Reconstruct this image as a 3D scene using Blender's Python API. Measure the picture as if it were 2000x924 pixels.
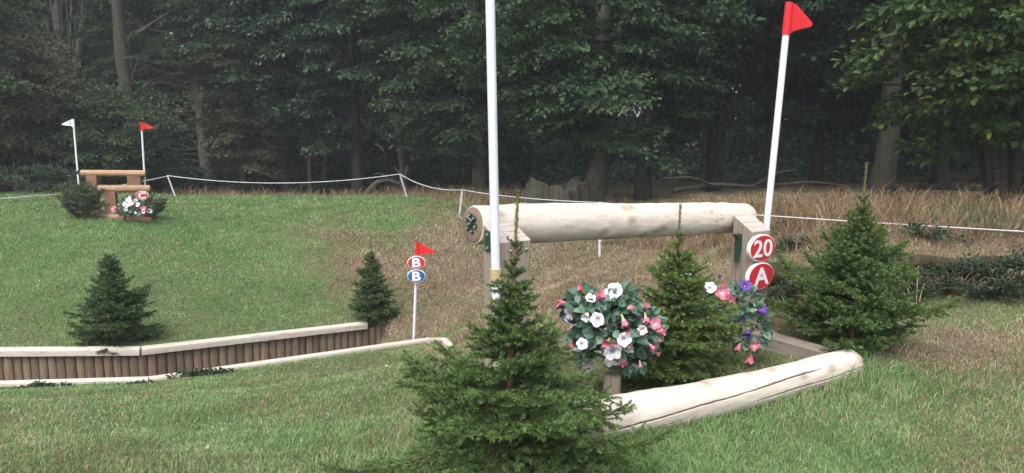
import bpy, math, random
import numpy as np
from mathutils import Vector, Matrix

# ------------------------------------------------------------------ clean
for o in list(bpy.data.objects): bpy.data.objects.remove(o, do_unlink=True)
scene = bpy.context.scene
COL = scene.collection
R = math.radians

# ------------------------------------------------------------------ camera
CAMH, FPX, HOR = 1.6, 1440.0, 240.0
PITCH = math.atan((462.0 - HOR) / FPX)
cam_d = bpy.data.cameras.new("camera")
cam = bpy.data.objects.new("camera", cam_d); COL.objects.link(cam)
cam.location = (0, 0, CAMH)
cam.rotation_euler = (math.pi / 2 - PITCH, 0, 0)
cam_d.sensor_width = 36.0
cam_d.lens = 36.0 * FPX / 2000.0
cam_d.clip_start = 0.05
cam_d.clip_end = 1500
scene.camera = cam

# ------------------------------------------------------------------ world, sun, exposure
SUN_EL, SUN_AZ = R(58), R(200)          # azimuth clockwise from +Y: behind the camera, a little to the left
w = bpy.data.worlds.new("World"); scene.world = w; w.use_nodes = True
nt = w.node_tree; nt.nodes.clear()
wo = nt.nodes.new("ShaderNodeOutputWorld"); bg = nt.nodes.new("ShaderNodeBackground")
sky = nt.nodes.new("ShaderNodeTexSky"); sky.sky_type = 'NISHITA'; sky.sun_disc = False
sky.sun_elevation = SUN_EL; sky.sun_rotation = SUN_AZ
sky.air_density = 1.0; sky.dust_density = 4.0; sky.ozone_density = 1.0
hs = nt.nodes.new("ShaderNodeHueSaturation"); hs.inputs['Saturation'].default_value = 0.40
nt.links.new(sky.outputs[0], hs.inputs['Color']); nt.links.new(hs.outputs[0], bg.inputs[0])
bg.inputs[1].default_value = 0.15
nt.links.new(bg.outputs[0], wo.inputs[0])
sd = bpy.data.lights.new("sun", 'SUN'); sd.energy = 0.9; sd.angle = R(30); sd.color = (1.0, 0.975, 0.95)
so = bpy.data.objects.new("sun", sd); COL.objects.link(so)
sdir = Vector((math.sin(SUN_AZ) * math.cos(SUN_EL), math.cos(SUN_AZ) * math.cos(SUN_EL), math.sin(SUN_EL)))
so.rotation_euler = sdir.to_track_quat('Z', 'Y').to_euler(); so.location = (0, -5, 20)
vs = scene.view_settings
vs.view_transform = 'Standard'; vs.look = 'None'; vs.gamma = 1.0; vs.use_curve_mapping = False
vs.exposure = 1.0
HAZE = 0.0015

# ------------------------------------------------------------------ helpers
CP, SP = math.cos(PITCH), math.sin(PITCH)
def P(px, py, Y):
    """point seen at pixel (px, py) of the 2000 x 924 photograph, Y metres in front"""
    a = (px - 1000.0) / FPX; b = (462.0 - py) / FPX
    dy = CP + b * SP; dz = -SP + b * CP
    t = Y / dy
    return Vector((a * t, Y, CAMH + dz * t))
def px_of(Y, n): return n / FPX * Y

def mesh_np(name, V, F, mats=(), smooth=False, attrs=None, fmat=None):
    V = np.asarray(V, np.float32).reshape(-1, 3)
    me = bpy.data.meshes.new(name)
    me.vertices.add(len(V)); me.vertices.foreach_set("co", V.ravel())
    Fs = F if isinstance(F, (list, tuple)) else [F]
    Fs = [np.asarray(f, np.int32) for f in Fs if len(f)]
    tot = sum(f.size for f in Fs); n = sum(len(f) for f in Fs)
    me.loops.add(tot); me.polygons.add(n)
    me.loops.foreach_set("vertex_index", np.concatenate([f.ravel() for f in Fs]))
    sizes = np.concatenate([np.full(len(f), f.shape[1], np.int32) for f in Fs])
    starts = np.concatenate([[0], np.cumsum(sizes)[:-1]]).astype(np.int32)
    me.polygons.foreach_set("loop_start", starts)
    for m in mats: me.materials.append(m)
    if fmat is not None: me.polygons.foreach_set("material_index", np.asarray(fmat, np.int32))
    me.polygons.foreach_set("use_smooth", np.full(n, smooth, bool))
    if attrs:
        for k, a in attrs.items():
            at = me.attributes.new(k, 'FLOAT_COLOR', 'POINT')
            c = np.ones((len(V), 4), np.float32); a = np.asarray(a, np.float32)
            if a.ndim == 1: c[:, 0] = a
            else: c[:, :a.shape[1]] = a
            at.data.foreach_set("color", c.ravel())
    me.update(calc_edges=True)
    return me

def link(name, me, parent=None, loc=(0, 0, 0), rot=None, scale=None):
    o = bpy.data.objects.new(name, me); COL.objects.link(o)
    o.location = loc
    if rot is not None:
        if isinstance(rot, Matrix): o.rotation_euler = rot.to_euler()
        else: o.rotation_euler = rot
    if scale is not None: o.scale = scale
    if parent is not None: o.parent = parent
    return o
def tag(o, label=None, cat=None, group=None, kind=None):
    if label: o['label'] = label
    if cat: o['category'] = cat
    if group: o['group'] = group
    if kind: o['kind'] = kind
    return o
def thing(name, loc, label, cat, group=None, rotz=0):
    o = bpy.data.objects.new(name, None); COL.objects.link(o)
    o.location = loc; o.rotation_euler = (0, 0, rotz); o.empty_display_size = 0.1
    return tag(o, label, cat, group)

# accumulate polygons, built as one mesh
class MB:
    def __init__(s): s.v = []; s.f = []; s.m = []; s.n = 0
    def add(s, V, F, m=0):
        s.v.append(np.asarray(V, float).reshape(-1, 3)); 
        for f in F: s.f.append([i + s.n for i in f]); s.m.append(m)
        s.n += len(s.v[-1]); return s
    def box(s, c, d, rot=None, m=0, bev=0.0):
        x, y, z = [q / 2 for q in d]
        V = []; F = []
        b = min(bev, min(x, y, z) * .45)
        if b <= 0:
            V = [(sx * x, sy * y, sz * z) for sx in (-1, 1) for sy in (-1, 1) for sz in (-1, 1)]
            F = [(0, 1, 3, 2), (4, 6, 7, 5), (0, 4, 5, 1), (2, 3, 7, 6), (0, 2, 6, 4), (1, 5, 7, 3)]
        else:
            import bmesh
            bm = bmesh.new(); bmesh.ops.create_cube(bm, size=1.0)
            bmesh.ops.scale(bm, vec=(2 * x, 2 * y, 2 * z), verts=bm.verts)
            bmesh.ops.bevel(bm, geom=bm.edges, offset=b, segments=2, affect='EDGES', profile=.6)
            bm.verts.index_update()
            V = [v.co[:] for v in bm.verts]; F = [[v.index for v in f.verts] for f in bm.faces]; bm.free()
        V = np.array(V)
        if rot is not None: V = V @ np.array(rot.to_3x3()).T
        return s.add(V + np.array(c), F, m)
    def cyl(s, p0, p1, r0, r1=None, n=16, m=0, cap=True):
        r1 = r0 if r1 is None else r1
        V, F, capf = tube_np([p0, p1], [r0, r1], n)
        s.add(V, F, m)
        k = s.n - len(V)
        if cap:
            s.f.append([k + i for i in range(n)][::-1]); s.m.append(m)
            s.f.append([k + n + i for i in range(n)]); s.m.append(m)
        return s
    def tube(s, pts, rad, n=8, m=0):
        V, F, _ = tube_np(pts, rad, n); return s.add(V, F, m)
    def prism(s, poly, y0, y1, m=0):          # polygon in XZ, extruded along Y
        n = len(poly)
        V = [(x, y0, z) for x, z in poly] + [(x, y1, z) for x, z in poly]
        F = [list(range(n)), list(range(2 * n - 1, n - 1, -1))]
        F += [(i, i + n, (i + 1) % n + n, (i + 1) % n) for i in range(n)]
        return s.add(V, F, m)
    def mesh(s, name, mats, smooth=False):
        me = bpy.data.meshes.new(name)
        me.from_pydata(np.concatenate(s.v).tolist(), [], s.f)
        for m in (mats if isinstance(mats, (list, tuple)) else [mats]): me.materials.append(m)
        for p, mi in zip(me.polygons, s.m): p.material_index = mi; p.use_smooth = smooth
        me.update(); return me

def tube_np(pts, rad, n=8):
    pts = np.asarray([tuple(p) for p in pts], float); k = len(pts)
    rad = np.asarray(rad if hasattr(rad, '__len__') else [rad] * k, float)
    T = np.gradient(pts, axis=0) if k > 2 else np.repeat((pts[1] - pts[0])[None], 2, 0)
    T /= np.linalg.norm(T, axis=1)[:, None] + 1e-12
    ref = np.array([0, 0, 1.0]) if abs(T[:, 2]).mean() < .8 else np.array([1.0, 0, 0])
    A = np.cross(T, ref); A /= np.linalg.norm(A, axis=1)[:, None] + 1e-12
    B = np.cross(A, T)
    th = np.linspace(0, 2 * np.pi, n, endpoint=False)
    V = pts[:, None] + rad[:, None, None] * (np.cos(th)[None, :, None] * A[:, None] + np.sin(th)[None, :, None] * B[:, None])
    i = np.arange(k - 1)[:, None] * n; j = np.arange(n)[None]
    F = np.stack([i + j, i + (j + 1) % n, i + n + (j + 1) % n, i + n + j], -1).reshape(-1, 4)
    return V.reshape(-1, 3), F, None

class Tubes:                                   # many tubes gathered in numpy arrays
    def __init__(s): s.V = []; s.F = []; s.n = 0
    def add(s, pts, rad, n=6):
        V, F, _ = tube_np(pts, rad, n); s.V.append(V); s.F.append(F + s.n); s.n += len(V)
    def get(s): return np.concatenate(s.V), np.concatenate(s.F)

# value noise in numpy
_rs = np.random.RandomState(7); _G = _rs.rand(256, 256)
def vnoise(x, y, seed=0):
    x = np.asarray(x, float) + seed * 17.3; y = np.asarray(y, float) + seed * 9.1
    xi = np.floor(x).astype(int); yi = np.floor(y).astype(int)
    u = x - xi; v = y - yi; u = u * u * (3 - 2 * u); v = v * v * (3 - 2 * v)
    g = lambda a, b: _G[a % 256, b % 256]
    return (g(xi, yi) * (1 - u) + g(xi + 1, yi) * u) * (1 - v) + (g(xi, yi + 1) * (1 - u) + g(xi + 1, yi + 1) * u) * v
def fbm(x, y, o=4, seed=0):
    s = 0; a = .5; t = 0
    for k in range(o):
        s = s + a * vnoise(np.asarray(x) * 2 ** k, np.asarray(y) * 2 ** k, seed + k); t += a; a *= .5
    return s / t

# ------------------------------------------------------------------ materials
def new_mat(name):
    m = bpy.data.materials.new(name); m.use_nodes = True
    b = m.node_tree.nodes['Principled BSDF']; b.inputs['Specular IOR Level'].default_value = 0.3
    return m, m.node_tree, b
def N(nt, t, **kw):
    n = nt.nodes.new(t)
    for k, v in kw.items():
        if k in n.inputs: n.inputs[k].default_value = v
        else: setattr(n, k, v)
    return n
def ramp(nt, fac, stops):
    r = nt.nodes.new("ShaderNodeValToRGB"); e = r.color_ramp.elements
    while len(e) > 1: e.remove(e[-1])
    e[0].position = stops[0][0]; e[0].color = (*stops[0][1], 1)
    for p, c in stops[1:]:
        q = e.new(p); q.color = (*c, 1)
    nt.links.new(fac, r.inputs[0]); return r.outputs[0]
def mixc(nt, fac, a, b, mode='MIX'):
    m = nt.nodes.new("ShaderNodeMix"); m.data_type = 'RGBA'; m.blend_type = mode
    if isinstance(fac, (int, float)): m.inputs[0].default_value = fac
    else: nt.links.new(fac, m.inputs[0])
    for i, c in ((6, a), (7, b)):
        if isinstance(c, tuple): m.inputs[i].default_value = (*c, 1) if len(c) == 3 else c
        else: nt.links.new(c, m.inputs[i])
    return m.outputs[2]
def texco(nt, scale=(1, 1, 1), kind='Object'):
    tc = nt.nodes.new("ShaderNodeTexCoord"); mp = nt.nodes.new("ShaderNodeMapping")
    mp.inputs['Scale'].default_value = scale
    nt.links.new(tc.outputs[kind], mp.inputs[0]); return mp.outputs[0]
def noise(nt, vec, scale, detail=4, rough=.55, dist=0.0):
    n = N(nt, "ShaderNodeTexNoise", Scale=scale, Detail=detail, Roughness=rough, Distortion=dist)
    nt.links.new(vec, n.inputs['Vector']); return n.outputs[0]
def bump(nt, bsdf, h, strength=.3, dist=.01):
    b = N(nt, "ShaderNodeBump", Strength=strength, Distance=dist)
    nt.links.new(h, b.inputs['Height']); nt.links.new(b.outputs[0], bsdf.inputs['Normal'])
def addrand(nt, vec, amount=20.0):
    oi = nt.nodes.new("ShaderNodeObjectInfo"); vm = N(nt, "ShaderNodeVectorMath", operation='SCALE'); 
    cb = nt.nodes.new("ShaderNodeCombineXYZ")
    for i in range(3): nt.links.new(oi.outputs['Random'], cb.inputs[i])
    nt.links.new(cb.outputs[0], vm.inputs[0]); vm.inputs['Scale'].default_value = amount
    ad = N(nt, "ShaderNodeVectorMath", operation='ADD'); nt.links.new(vec, ad.inputs[0]); nt.links.new(vm.outputs[0], ad.inputs[1])
    return ad.outputs[0], oi.outputs['Random']

def wood(name, axis, c0, c1, c2, rough=.8, crackw=.0, grain=60, stain=None, bumps=.35, varied=0.25):
    """grain running along the local axis: 0 = X, 2 = Z"""
    m, nt, b = new_mat(name)
    sc = [1.0, 1.0, 1.0]; sc[axis] = .07
    vec, rnd = addrand(nt, texco(nt, tuple(sc)))
    g = noise(nt, vec, grain, 5, .65, .6)
    col = ramp(nt, g, [(.25, c0), (.5, c1), (.75, c2)])
    v2, _ = addrand(nt, texco(nt))
    big = noise(nt, v2, 3.2, 4, .6)
    col = mixc(nt, big, col, mixc(nt, .55, col, stain or c0), 'MIX')
    if crackw:
        cr = noise(nt, vec, grain * .45, 3, .5, .3)
        rm = N(nt, "ShaderNodeMapRange"); nt.links.new(cr, rm.inputs[0])
        rm.inputs[1].default_value = .5 - crackw; rm.inputs[2].default_value = .5
        # thin dark checks where the noise crosses one value
        ab = N(nt, "ShaderNodeMath", operation='SUBTRACT'); nt.links.new(cr, ab.inputs[0]); ab.inputs[1].default_value = .5
        ab2 = N(nt, "ShaderNodeMath", operation='ABSOLUTE'); nt.links.new(ab.outputs[0], ab2.inputs[0])
        mr = N(nt, "ShaderNodeMapRange"); nt.links.new(ab2.outputs[0], mr.inputs[0])
        mr.inputs[1].default_value = 0; mr.inputs[2].default_value = crackw; mr.inputs[3].default_value = .7; mr.inputs[4].default_value = 0
        col = mixc(nt, mr.outputs[0], col, tuple(x * .35 for x in c0))
    if varied:
        mrr = N(nt, "ShaderNodeMapRange"); nt.links.new(rnd, mrr.inputs[0]); mrr.inputs[3].default_value = 1 - varied; mrr.inputs[4].default_value = 1 + varied
        vm = N(nt, "ShaderNodeVectorMath", operation='SCALE'); nt.links.new(col, vm.inputs[0]); nt.links.new(mrr.outputs[0], vm.inputs['Scale']); col = vm.outputs[0]
    nt.links.new(col, b.inputs['Base Color']); b.inputs['Roughness'].default_value = rough
    bump(nt, b, g, bumps, .004)
    return m

def peeled(name, axis):
    """pale barked log: cream with knots, drawknife scars and, from an attribute, drying cracks"""
    m, nt, b = new_mat(name)
    sc = [1.0, 1.0, 1.0]; sc[axis] = .25
    vec, _ = addrand(nt, texco(nt, tuple(sc)))
    g = noise(nt, vec, 9, 6, .6, .4)
    col = ramp(nt, g, [(.25, (.52, .43, .355)), (.5, (.65, .565, .49)), (.72, (.74, .68, .61))])
    v2, _ = addrand(nt, texco(nt, tuple(.12 if i == axis else 1 for i in range(3))))
    g2 = noise(nt, v2, 45, 5, .7)
    col = mixc(nt, .5, col, ramp(nt, g2, [(.3, (.42, .34, .28)), (.6, (.68, .61, .54))]))
    # small scattered bark remnants
    v3, _ = addrand(nt, texco(nt, tuple(.45 if i == axis else 1 for i in range(3))))
    n3 = noise(nt, v3, 26, 5, .8)
    sp = ramp(nt, n3, [(.60, (0, 0, 0)), (.64, (1, 1, 1))])
    n4 = noise(nt, v3, 3, 2, .5)
    sp2 = ramp(nt, n4, [(.5, (0, 0, 0)), (.62, (1, 1, 1))])
    mm = mixc(nt, 1.0, sp, sp2, 'MULTIPLY')
    col = mixc(nt, mm, col, (.25, .17, .12))
    at = N(nt, "ShaderNodeAttribute", attribute_name="crack")
    sep = nt.nodes.new("ShaderNodeSeparateColor"); nt.links.new(at.outputs['Color'], sep.inputs[0])
    col = mixc(nt, sep.outputs[1], col, (.36, .27, .19))
    col = mixc(nt, sep.outputs[0], col, (.07, .055, .045))
    nt.links.new(col, b.inputs['Base Color']); b.inputs['Roughness'].default_value = .62
    bump(nt, b, g, .35, .012)
    return m

def endgrain(name, c0, c1, axis=0):
    m, nt, b = new_mat(name)
    vec = texco(nt)
    sepx = nt.nodes.new("ShaderNodeSeparateXYZ"); nt.links.new(vec, sepx.inputs[0])
    cb = nt.nodes.new("ShaderNodeCombineXYZ")
    ax = [1, 2] if axis == 0 else [0, 1]
    nt.links.new(sepx.outputs[ax[0]], cb.inputs[0]); nt.links.new(sepx.outputs[ax[1]], cb.inputs[1])
    wv = N(nt, "ShaderNodeTexWave", wave_type='RINGS', rings_direction='Z', Scale=22.0, Distortion=1.6, Detail=3.0)
    wv.inputs['Detail Scale'].default_value = 2.0
    nt.links.new(cb.outputs[0], wv.inputs['Vector'])
    col = ramp(nt, wv.outputs[1], [(.2, c0), (.8, c1)])
    nz = noise(nt, cb.outputs[0], 14, 5, .7)
    col = mixc(nt, nz, col, c0)
    rs = ramp(nt, noise(nt, cb.outputs[0], 7, 4, .6, 2.5), [(.47, (0, 0, 0)), (.5, (1, 1, 1)), (.53, (0, 0, 0))])
    col = mixc(nt, mixc(nt, 1.0, rs, (.6, .6, .6), 'MULTIPLY'), col, tuple(x * .3 for x in c0))
    nt.links.new(col, b.inputs['Base Color']); b.inputs['Roughness'].default_value = .85
    bump(nt, b, nz, .4, .006)
    return m

def plain(name, col, rough=.5, spec=.3, vary=.08, scale=20, metal=0.0, bumps=0.0, dirt=None):
    m, nt, b = new_mat(name)
    vec, _ = addrand(nt, texco(nt))
    g = noise(nt, vec, scale, 4, .6)
    lo = tuple(max(0, c * (1 - vary)) for c in col); hi = tuple(min(1, c * (1 + vary)) for c in col)
    c = ramp(nt, g, [(.3, lo), (.7, hi)])
    if dirt:
        d = ramp(nt, noise(nt, vec, scale * .25, 5, .7), [(.52, (0, 0, 0)), (.75, (.6, .6, .6))])
        c = mixc(nt, d, c, dirt)
    nt.links.new(c, b.inputs['Base Color'])
    b.inputs['Roughness'].default_value = rough; b.inputs['Specular IOR Level'].default_value = spec; b.inputs['Metallic'].default_value = metal
    if bumps: bump(nt, b, g, bumps, .003)
    return m

def foliage(name, stops, rough=.5, trans=.25, spec=.35, dull=None):
    """leaf colour by a per-leaf random attribute (r) and a second one (g) for the odd turned leaf"""
    m = bpy.data.materials.new(name); m.use_nodes = True; nt = m.node_tree
    b = nt.nodes['Principled BSDF']; out = nt.nodes['Material Output']
    at = N(nt, "ShaderNodeAttribute", attribute_name="tone")
    sep = nt.nodes.new("ShaderNodeSeparateColor"); nt.links.new(at.outputs['Color'], sep.inputs[0])
    c = ramp(nt, sep.outputs[0], stops)
    if dull: c = mixc(nt, sep.outputs[1], c, dull)
    nt.links.new(c, b.inputs['Base Color']); b.inputs['Roughness'].default_value = rough
    b.inputs['Specular IOR Level'].default_value = spec
    if trans:
        t = nt.nodes.new("ShaderNodeBsdfTranslucent"); nt.links.new(c, t.inputs[0])
        mx = nt.nodes.new("ShaderNodeMixShader"); mx.inputs[0].default_value = trans
        nt.links.new(b.outputs[0], mx.inputs[1]); nt.links.new(t.outputs[0], mx.inputs[2]); nt.links.new(mx.outputs[0], out.inputs[0])
    return m

M = {}
M['peeled'] = peeled('peeled_pale_log', 0)
M['log_end'] = endgrain('log_end_grain', (.22, .15, .11), (.40, .29, .22))
M['pale_end'] = endgrain('pale_log_end', (.42, .33, .26), (.66, .56, .46))
M['sleeper'] = wood('weathered_sleeper', 2, (.20, .165, .13), (.30, .25, .20), (.38, .33, .27), .85, .012, 34, (.24, .19, .15), varied=.08)
M['sleeper_top'] = wood('weathered_sleeper_cut_top', 0, (.34, .29, .25), (.52, .46, .41), (.64, .58, .52), .85, .010, 40, varied=.05)
M['sleeper_x'] = wood('weathered_beam', 0, (.20, .165, .13), (.32, .27, .22), (.42, .37, .30), .85, .014, 34, (.22, .18, .14), varied=.08)
M['cap'] = wood('pale_cap_rail', 0, (.50, .44, .36), (.62, .56, .48), (.72, .67, .60), .75, .010, 22, (.46, .41, .34), varied=.05)
M['stake'] = wood('brown_treated_stake', 2, (.11, .075, .050), (.215, .150, .098), (.31, .225, .155), .85, .014, 36, (.20, .16, .12), varied=.22)
M['orange'] = wood('stained_rail', 0, (.26, .15, .085), (.40, .26, .16), (.54, .38, .25), .7, .012, 26, (.30, .17, .10), varied=.1)
M['orange_z'] = wood('stained_post', 2, (.20, .105, .06), (.28, .155, .09), (.34, .20, .12), .7, .010, 30, varied=.1)
M['orange_end'] = endgrain('stained_rail_end', (.18, .09, .05), (.34, .2, .12))
M['white_plastic'] = plain('white_plastic_pole', (.74, .77, .82), .38, .45, .04, 8, dirt=(.55, .55, .54))
M['white_sign'] = plain('white_plastic_rim', (.80, .80, .80), .4, .4, .03, 10)
M['red'] = plain('red_plastic', (.66, .018, .028), .42, .4, .06, 12)
M['red_sign'] = plain('red_sign_face', (.52, .03, .04), .45, .4, .05, 10)
M['blue_sign'] = plain('blue_sign_face', (.02, .11, .36), .45, .4, .05, 10)
M['letter'] = plain('white_lettering', (.78, .76, .78), .5, .3, .03, 10)
M['slit'] = plain('dark_slit', (.03, .03, .035), .7, .2)
M['twine'] = plain('baler_twine', (.55, .43, .25), .9, .1, .2, 120, bumps=.3)
M['green_metal'] = plain('dark_green_coated_steel', (.018, .045, .035), .42, .5, .2, 30)
M['steel'] = plain('galvanised_bolt', (.42, .43, .43), .38, .5, .15, 60, metal=.7)
M['rope'] = plain('white_rope', (.62, .62, .62), .7, .2, .1, 30)
M['white_post'] = plain('white_fence_post', (.62, .63, .65), .5, .3, .08, 12, dirt=(.35, .36, .32))
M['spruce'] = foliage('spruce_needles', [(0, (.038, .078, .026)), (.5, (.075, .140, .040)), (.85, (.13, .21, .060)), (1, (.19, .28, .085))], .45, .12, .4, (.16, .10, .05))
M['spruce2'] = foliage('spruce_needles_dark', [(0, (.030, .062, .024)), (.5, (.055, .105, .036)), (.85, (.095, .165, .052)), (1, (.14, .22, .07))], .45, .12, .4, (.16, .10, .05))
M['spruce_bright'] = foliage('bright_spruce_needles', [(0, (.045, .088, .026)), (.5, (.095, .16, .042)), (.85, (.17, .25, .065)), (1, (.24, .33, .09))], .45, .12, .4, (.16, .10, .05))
M['brush'] = foliage('cut_fir_needles', [(0, (.036, .056, .032)), (.5, (.080, .112, .064)), (1, (.15, .19, .11))], .55, .1, .3, (.12, .10, .06))
M['twig'] = plain('spruce_twig_bark', (.16, .10, .055), .85, .15, .3, 60, bumps=.4)
M['leader'] = plain('young_green_shoot', (.17, .16, .06), .7, .25, .3, 70)
M['petal_leaf'] = foliage('artificial_leaves', [(0, (.050, .110, .075)), (.5, (.105, .20, .14)), (1, (.22, .33, .25))], .5, .1, .4, (.10, .2, .07))
M['calyx'] = plain('yellow_calyx', (.52, .42, .08), .6, .2, .25, 80)
M['leaf_maple'] = foliage('maple_leaves', [(0, (.024, .052, .024)), (.45, (.040, .082, .034)), (.8, (.068, .122, .046)), (1, (.13, .195, .08))], .5, .25, .35, (.13, .17, .06))
M['leaf_blue'] = foliage('sycamore_leaves', [(0, (.018, .042, .024)), (.45, (.030, .066, .034)), (.8, (.05, .10, .048)), (.95, (.09, .15, .085)), (1, (.20, .27, .18))], .45, .2, .45, (.15, .13, .06))
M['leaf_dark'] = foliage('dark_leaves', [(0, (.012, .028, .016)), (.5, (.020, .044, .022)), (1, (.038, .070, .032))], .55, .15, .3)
M['leaf_dull'] = foliage('dull_beech_leaves', [(0, (.034, .062, .030)), (.5, (.058, .094, .042)), (.85, (.092, .132, .062)), (1, (.14, .175, .095))], .55, .25, .3, (.13, .10, .05))
M['leaf_brown'] = foliage('turning_leaves', [(0, (.044, .058, .030)), (.5, (.080, .090, .046)), (.85, (.125, .125, .068)), (1, (.19, .165, .105))], .6, .2, .25, (.16, .09, .05))
M['leaf_hazel'] = foliage('hazel_leaves', [(0, (.030, .062, .016)), (.5, (.055, .105, .026)), (.85, (.090, .150, .040)), (1, (.15, .20, .055))], .5, .3, .35, (.34, .30, .05))
M['bramble'] = foliage('bramble_leaves', [(0, (.020, .036, .020)), (.5, (.036, .062, .032)), (1, (.08, .12, .066))], .55, .15, .35, (.12, .12, .05))
def bark(name, c0, c1, c2, sc=9, green=(.06, .08, .035), amt=.3):
    m, nt, b = new_mat(name)
    vec, _ = addrand(nt, texco(nt, (1, 1, .22)))
    g = noise(nt, vec, sc * 2.2, 6, .7, .5)
    c = ramp(nt, g, [(.3, c0), (.5, c1), (.72, c2)])
    v2, _ = addrand(nt, texco(nt))
    f = ramp(nt, noise(nt, v2, 1.3, 5, .65), [(.48, (0, 0, 0)), (.7, (amt * 2,) * 3)])
    c = mixc(nt, f, c, green)
    nt.links.new(c, b.inputs['Base Color']); b.inputs['Roughness'].default_value = .9
    bump(nt, b, g, .8, .03); return m
M['bark'] = bark('grey_bark', (.050, .044, .036), (.095, .085, .070), (.16, .145, .125))
M['bark_pale'] = bark('pale_grey_bark', (.09, .082, .07), (.16, .148, .128), (.25, .235, .21))
M['bark_dark'] = bark('dark_bark', (.016, .014, .012), (.033, .028, .023), (.065, .056, .048), green=(.035, .045, .022))
M['bark_old'] = bark('old_stump_wood', (.020, .017, .013), (.055, .047, .038), (.12, .105, .09), 5)
M['moss'] = bark('mossy_rotten_log', (.022, .018, .010), (.050, .040, .019), (.09, .072, .032), 8, (.055, .052, .016), .35)

# ------------------------------------------------------------------ terrain
# (photo px, py, distance, dryness 0 green .. 1 straw)
TP = [
 (0, 924, 3.35, .38), (400, 924, 3.36, .34), (800, 924, 3.38, .18), (1200, 924, 3.38, .15), (1600, 924, 3.40, .30), (2000, 924, 3.40, .5),
 (0, 850, 4.5, .34), (400, 850, 4.5, .36), (750, 850, 4.2, .30), (0, 790, 6.4, .34), (400, 780, 6.7, .32), (700, 770, 5.9, .36),
 (0, 752, 9.2, .32), (290, 748, 9.2, .32), (520, 722, 9.9, .30), (700, 697, 10.6, .32), (835, 672, 11.6, .30), (780, 720, 8.2, .42), (905, 716, 9.1, .30),
 (900, 780, 4.75, .25), (1000, 775, 4.35, .35), (1160, 775, 4.38, .5), (1250, 830, 3.95, .25), (1500, 672, 5.45, .5), (1450, 790, 4.25, .25), (1690, 745, 4.65, .32),
 (1600, 820, 4.0, .42), (1850, 820, 4.0, .42), (1990, 740, 4.75, .48), (1850, 700, 5.1, .72), (1990, 680, 5.4, .68), (1750, 640, 5.95, .45), (1990, 632, 6.1, .55), (1900, 660, 5.7, .85),
 (1600, 640, 5.85, .6),
 # the hollow under the far side of the ditch, and the green rise beyond it
 (0, 668, 11.2, .22), (270, 665, 11.2, .22), (480, 642, 12.1, .22), (640, 628, 12.9, .25), (700, 622, 13.2, .40), (775, 655, 12.5, .8), (812, 660, 12.3, .8), (860, 650, 12.2, .85), (930, 670, 10.2, .9),
 (0, 560, 13.4, .12), (230, 560, 13.2, .15), (480, 560, 14.4, .18), (600, 560, 14.8, .20), (680, 560, 14.9, .7),
 (0, 480, 15.8, .15), (230, 480, 15.8, .15), (480, 490, 16.8, .10), (600, 480, 17.1, .15), (680, 480, 17.2, .75), (750, 520, 15.8, .95),
 (0, 425, 18.2, .12), (230, 425, 18.4, .12), (500, 430, 19.6, .08), (750, 435, 19.0, .12), (690, 465, 17.8, .75), (850, 455, 18.2, .8),
 (0, 395, 20.5, .15), (300, 384, 25.0, .12), (560, 388, 24.0, .10), (780, 392, 22.5, .15), (870, 405, 21.0, .35),
 (300, 375, 30.0, 1.), (560, 378, 30.0, 1.), (800, 380, 28.0, 1.), (0, 375, 26, .4),
 (870, 560, 14.2, .95), (930, 600, 12.0, .9), (1050, 600, 9.0, .9), (900, 480, 17.5, .95), (1000, 470, 15.6, .95), (1100, 640, 6.3, .85), (1100, 560, 10.0, .95), (1171, 505, 12.4, .95), (1250, 640, 6.1, .8), (1300, 560, 9.0, .95),
 (1300, 480, 13.0, .95), (1420, 560, 7.6, .9), (1420, 480, 11.0, .9), (1000, 410, 20.0, .95), (1250, 410, 18.0, .95), (1400, 420, 14.5, .95),
 (1540, 620, 6.2, .7), (1540, 520, 7.4, .7), (1700, 620, 6.25, .5), (1700, 510, 7.0, .8), (1850, 610, 6.45, .5), (1850, 510, 7.1, .8), (2100, 610, 6.4, .5), (2100, 500, 7.2, .8),
 (1540, 440, 10.5, .9), (1700, 440, 9.6, .95), (1850, 440, 9.6, .95), (2100, 440, 9.6, .95), (1540, 395, 16, .9), (1750, 395, 15.5, .85), (2000, 400, 15, .85),
]
tp = [(P(a, b, c), d) for a, b, c, d in TP]
CX = [p.x for p, _ in tp]; CY = [p.y for p, _ in tp]; CZ = [p.z for p, _ in tp]; CD = [d for _, d in tp]
def extra(x, y, z, d): CX.append(x); CY.append(y); CZ.append(z); CD.append(d)
for x in (-5, 0, 5): extra(x, -2, .06, .3); extra(x, 1.0, .03, .3)
for x in (-30, -15, 0, 15, 30):
    extra(x, -20, .1, .3); extra(x, 45, -1.1, .8); extra(x, 70, -1.0, .8); extra(x, 95, -.9, .8)
extra(-12, 8, -1.2, .3); extra(-14, 12, -1.5, .25); extra(-14, 18, -.6, .2); extra(-16, 26, -.7, .3); extra(10, 4, 0, .35); extra(12, 8, .35, .8); extra(14, 16, -.1, .8); extra(-20, 4, -.5, .3); extra(20, 3, .1, .3)
CX = np.array(CX); CY = np.array(CY); CZ = np.array(CZ); CD = np.array(CD)
def _tps_fit():
    n = len(CX); d2 = (CX[:, None] - CX) ** 2 + (CY[:, None] - CY) ** 2
    K = np.where(d2 > 0, .5 * d2 * np.log(d2 + 1e-12), 0) + np.eye(n) * .04
    Pm = np.stack([np.ones(n), CX, CY], 1)
    A = np.block([[K, Pm], [Pm.T, np.zeros((3, 3))]])
    s = np.linalg.solve(A, np.concatenate([CZ, np.zeros(3)])); return s[:n], s[n:]
_W, _A = _tps_fit()
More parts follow.
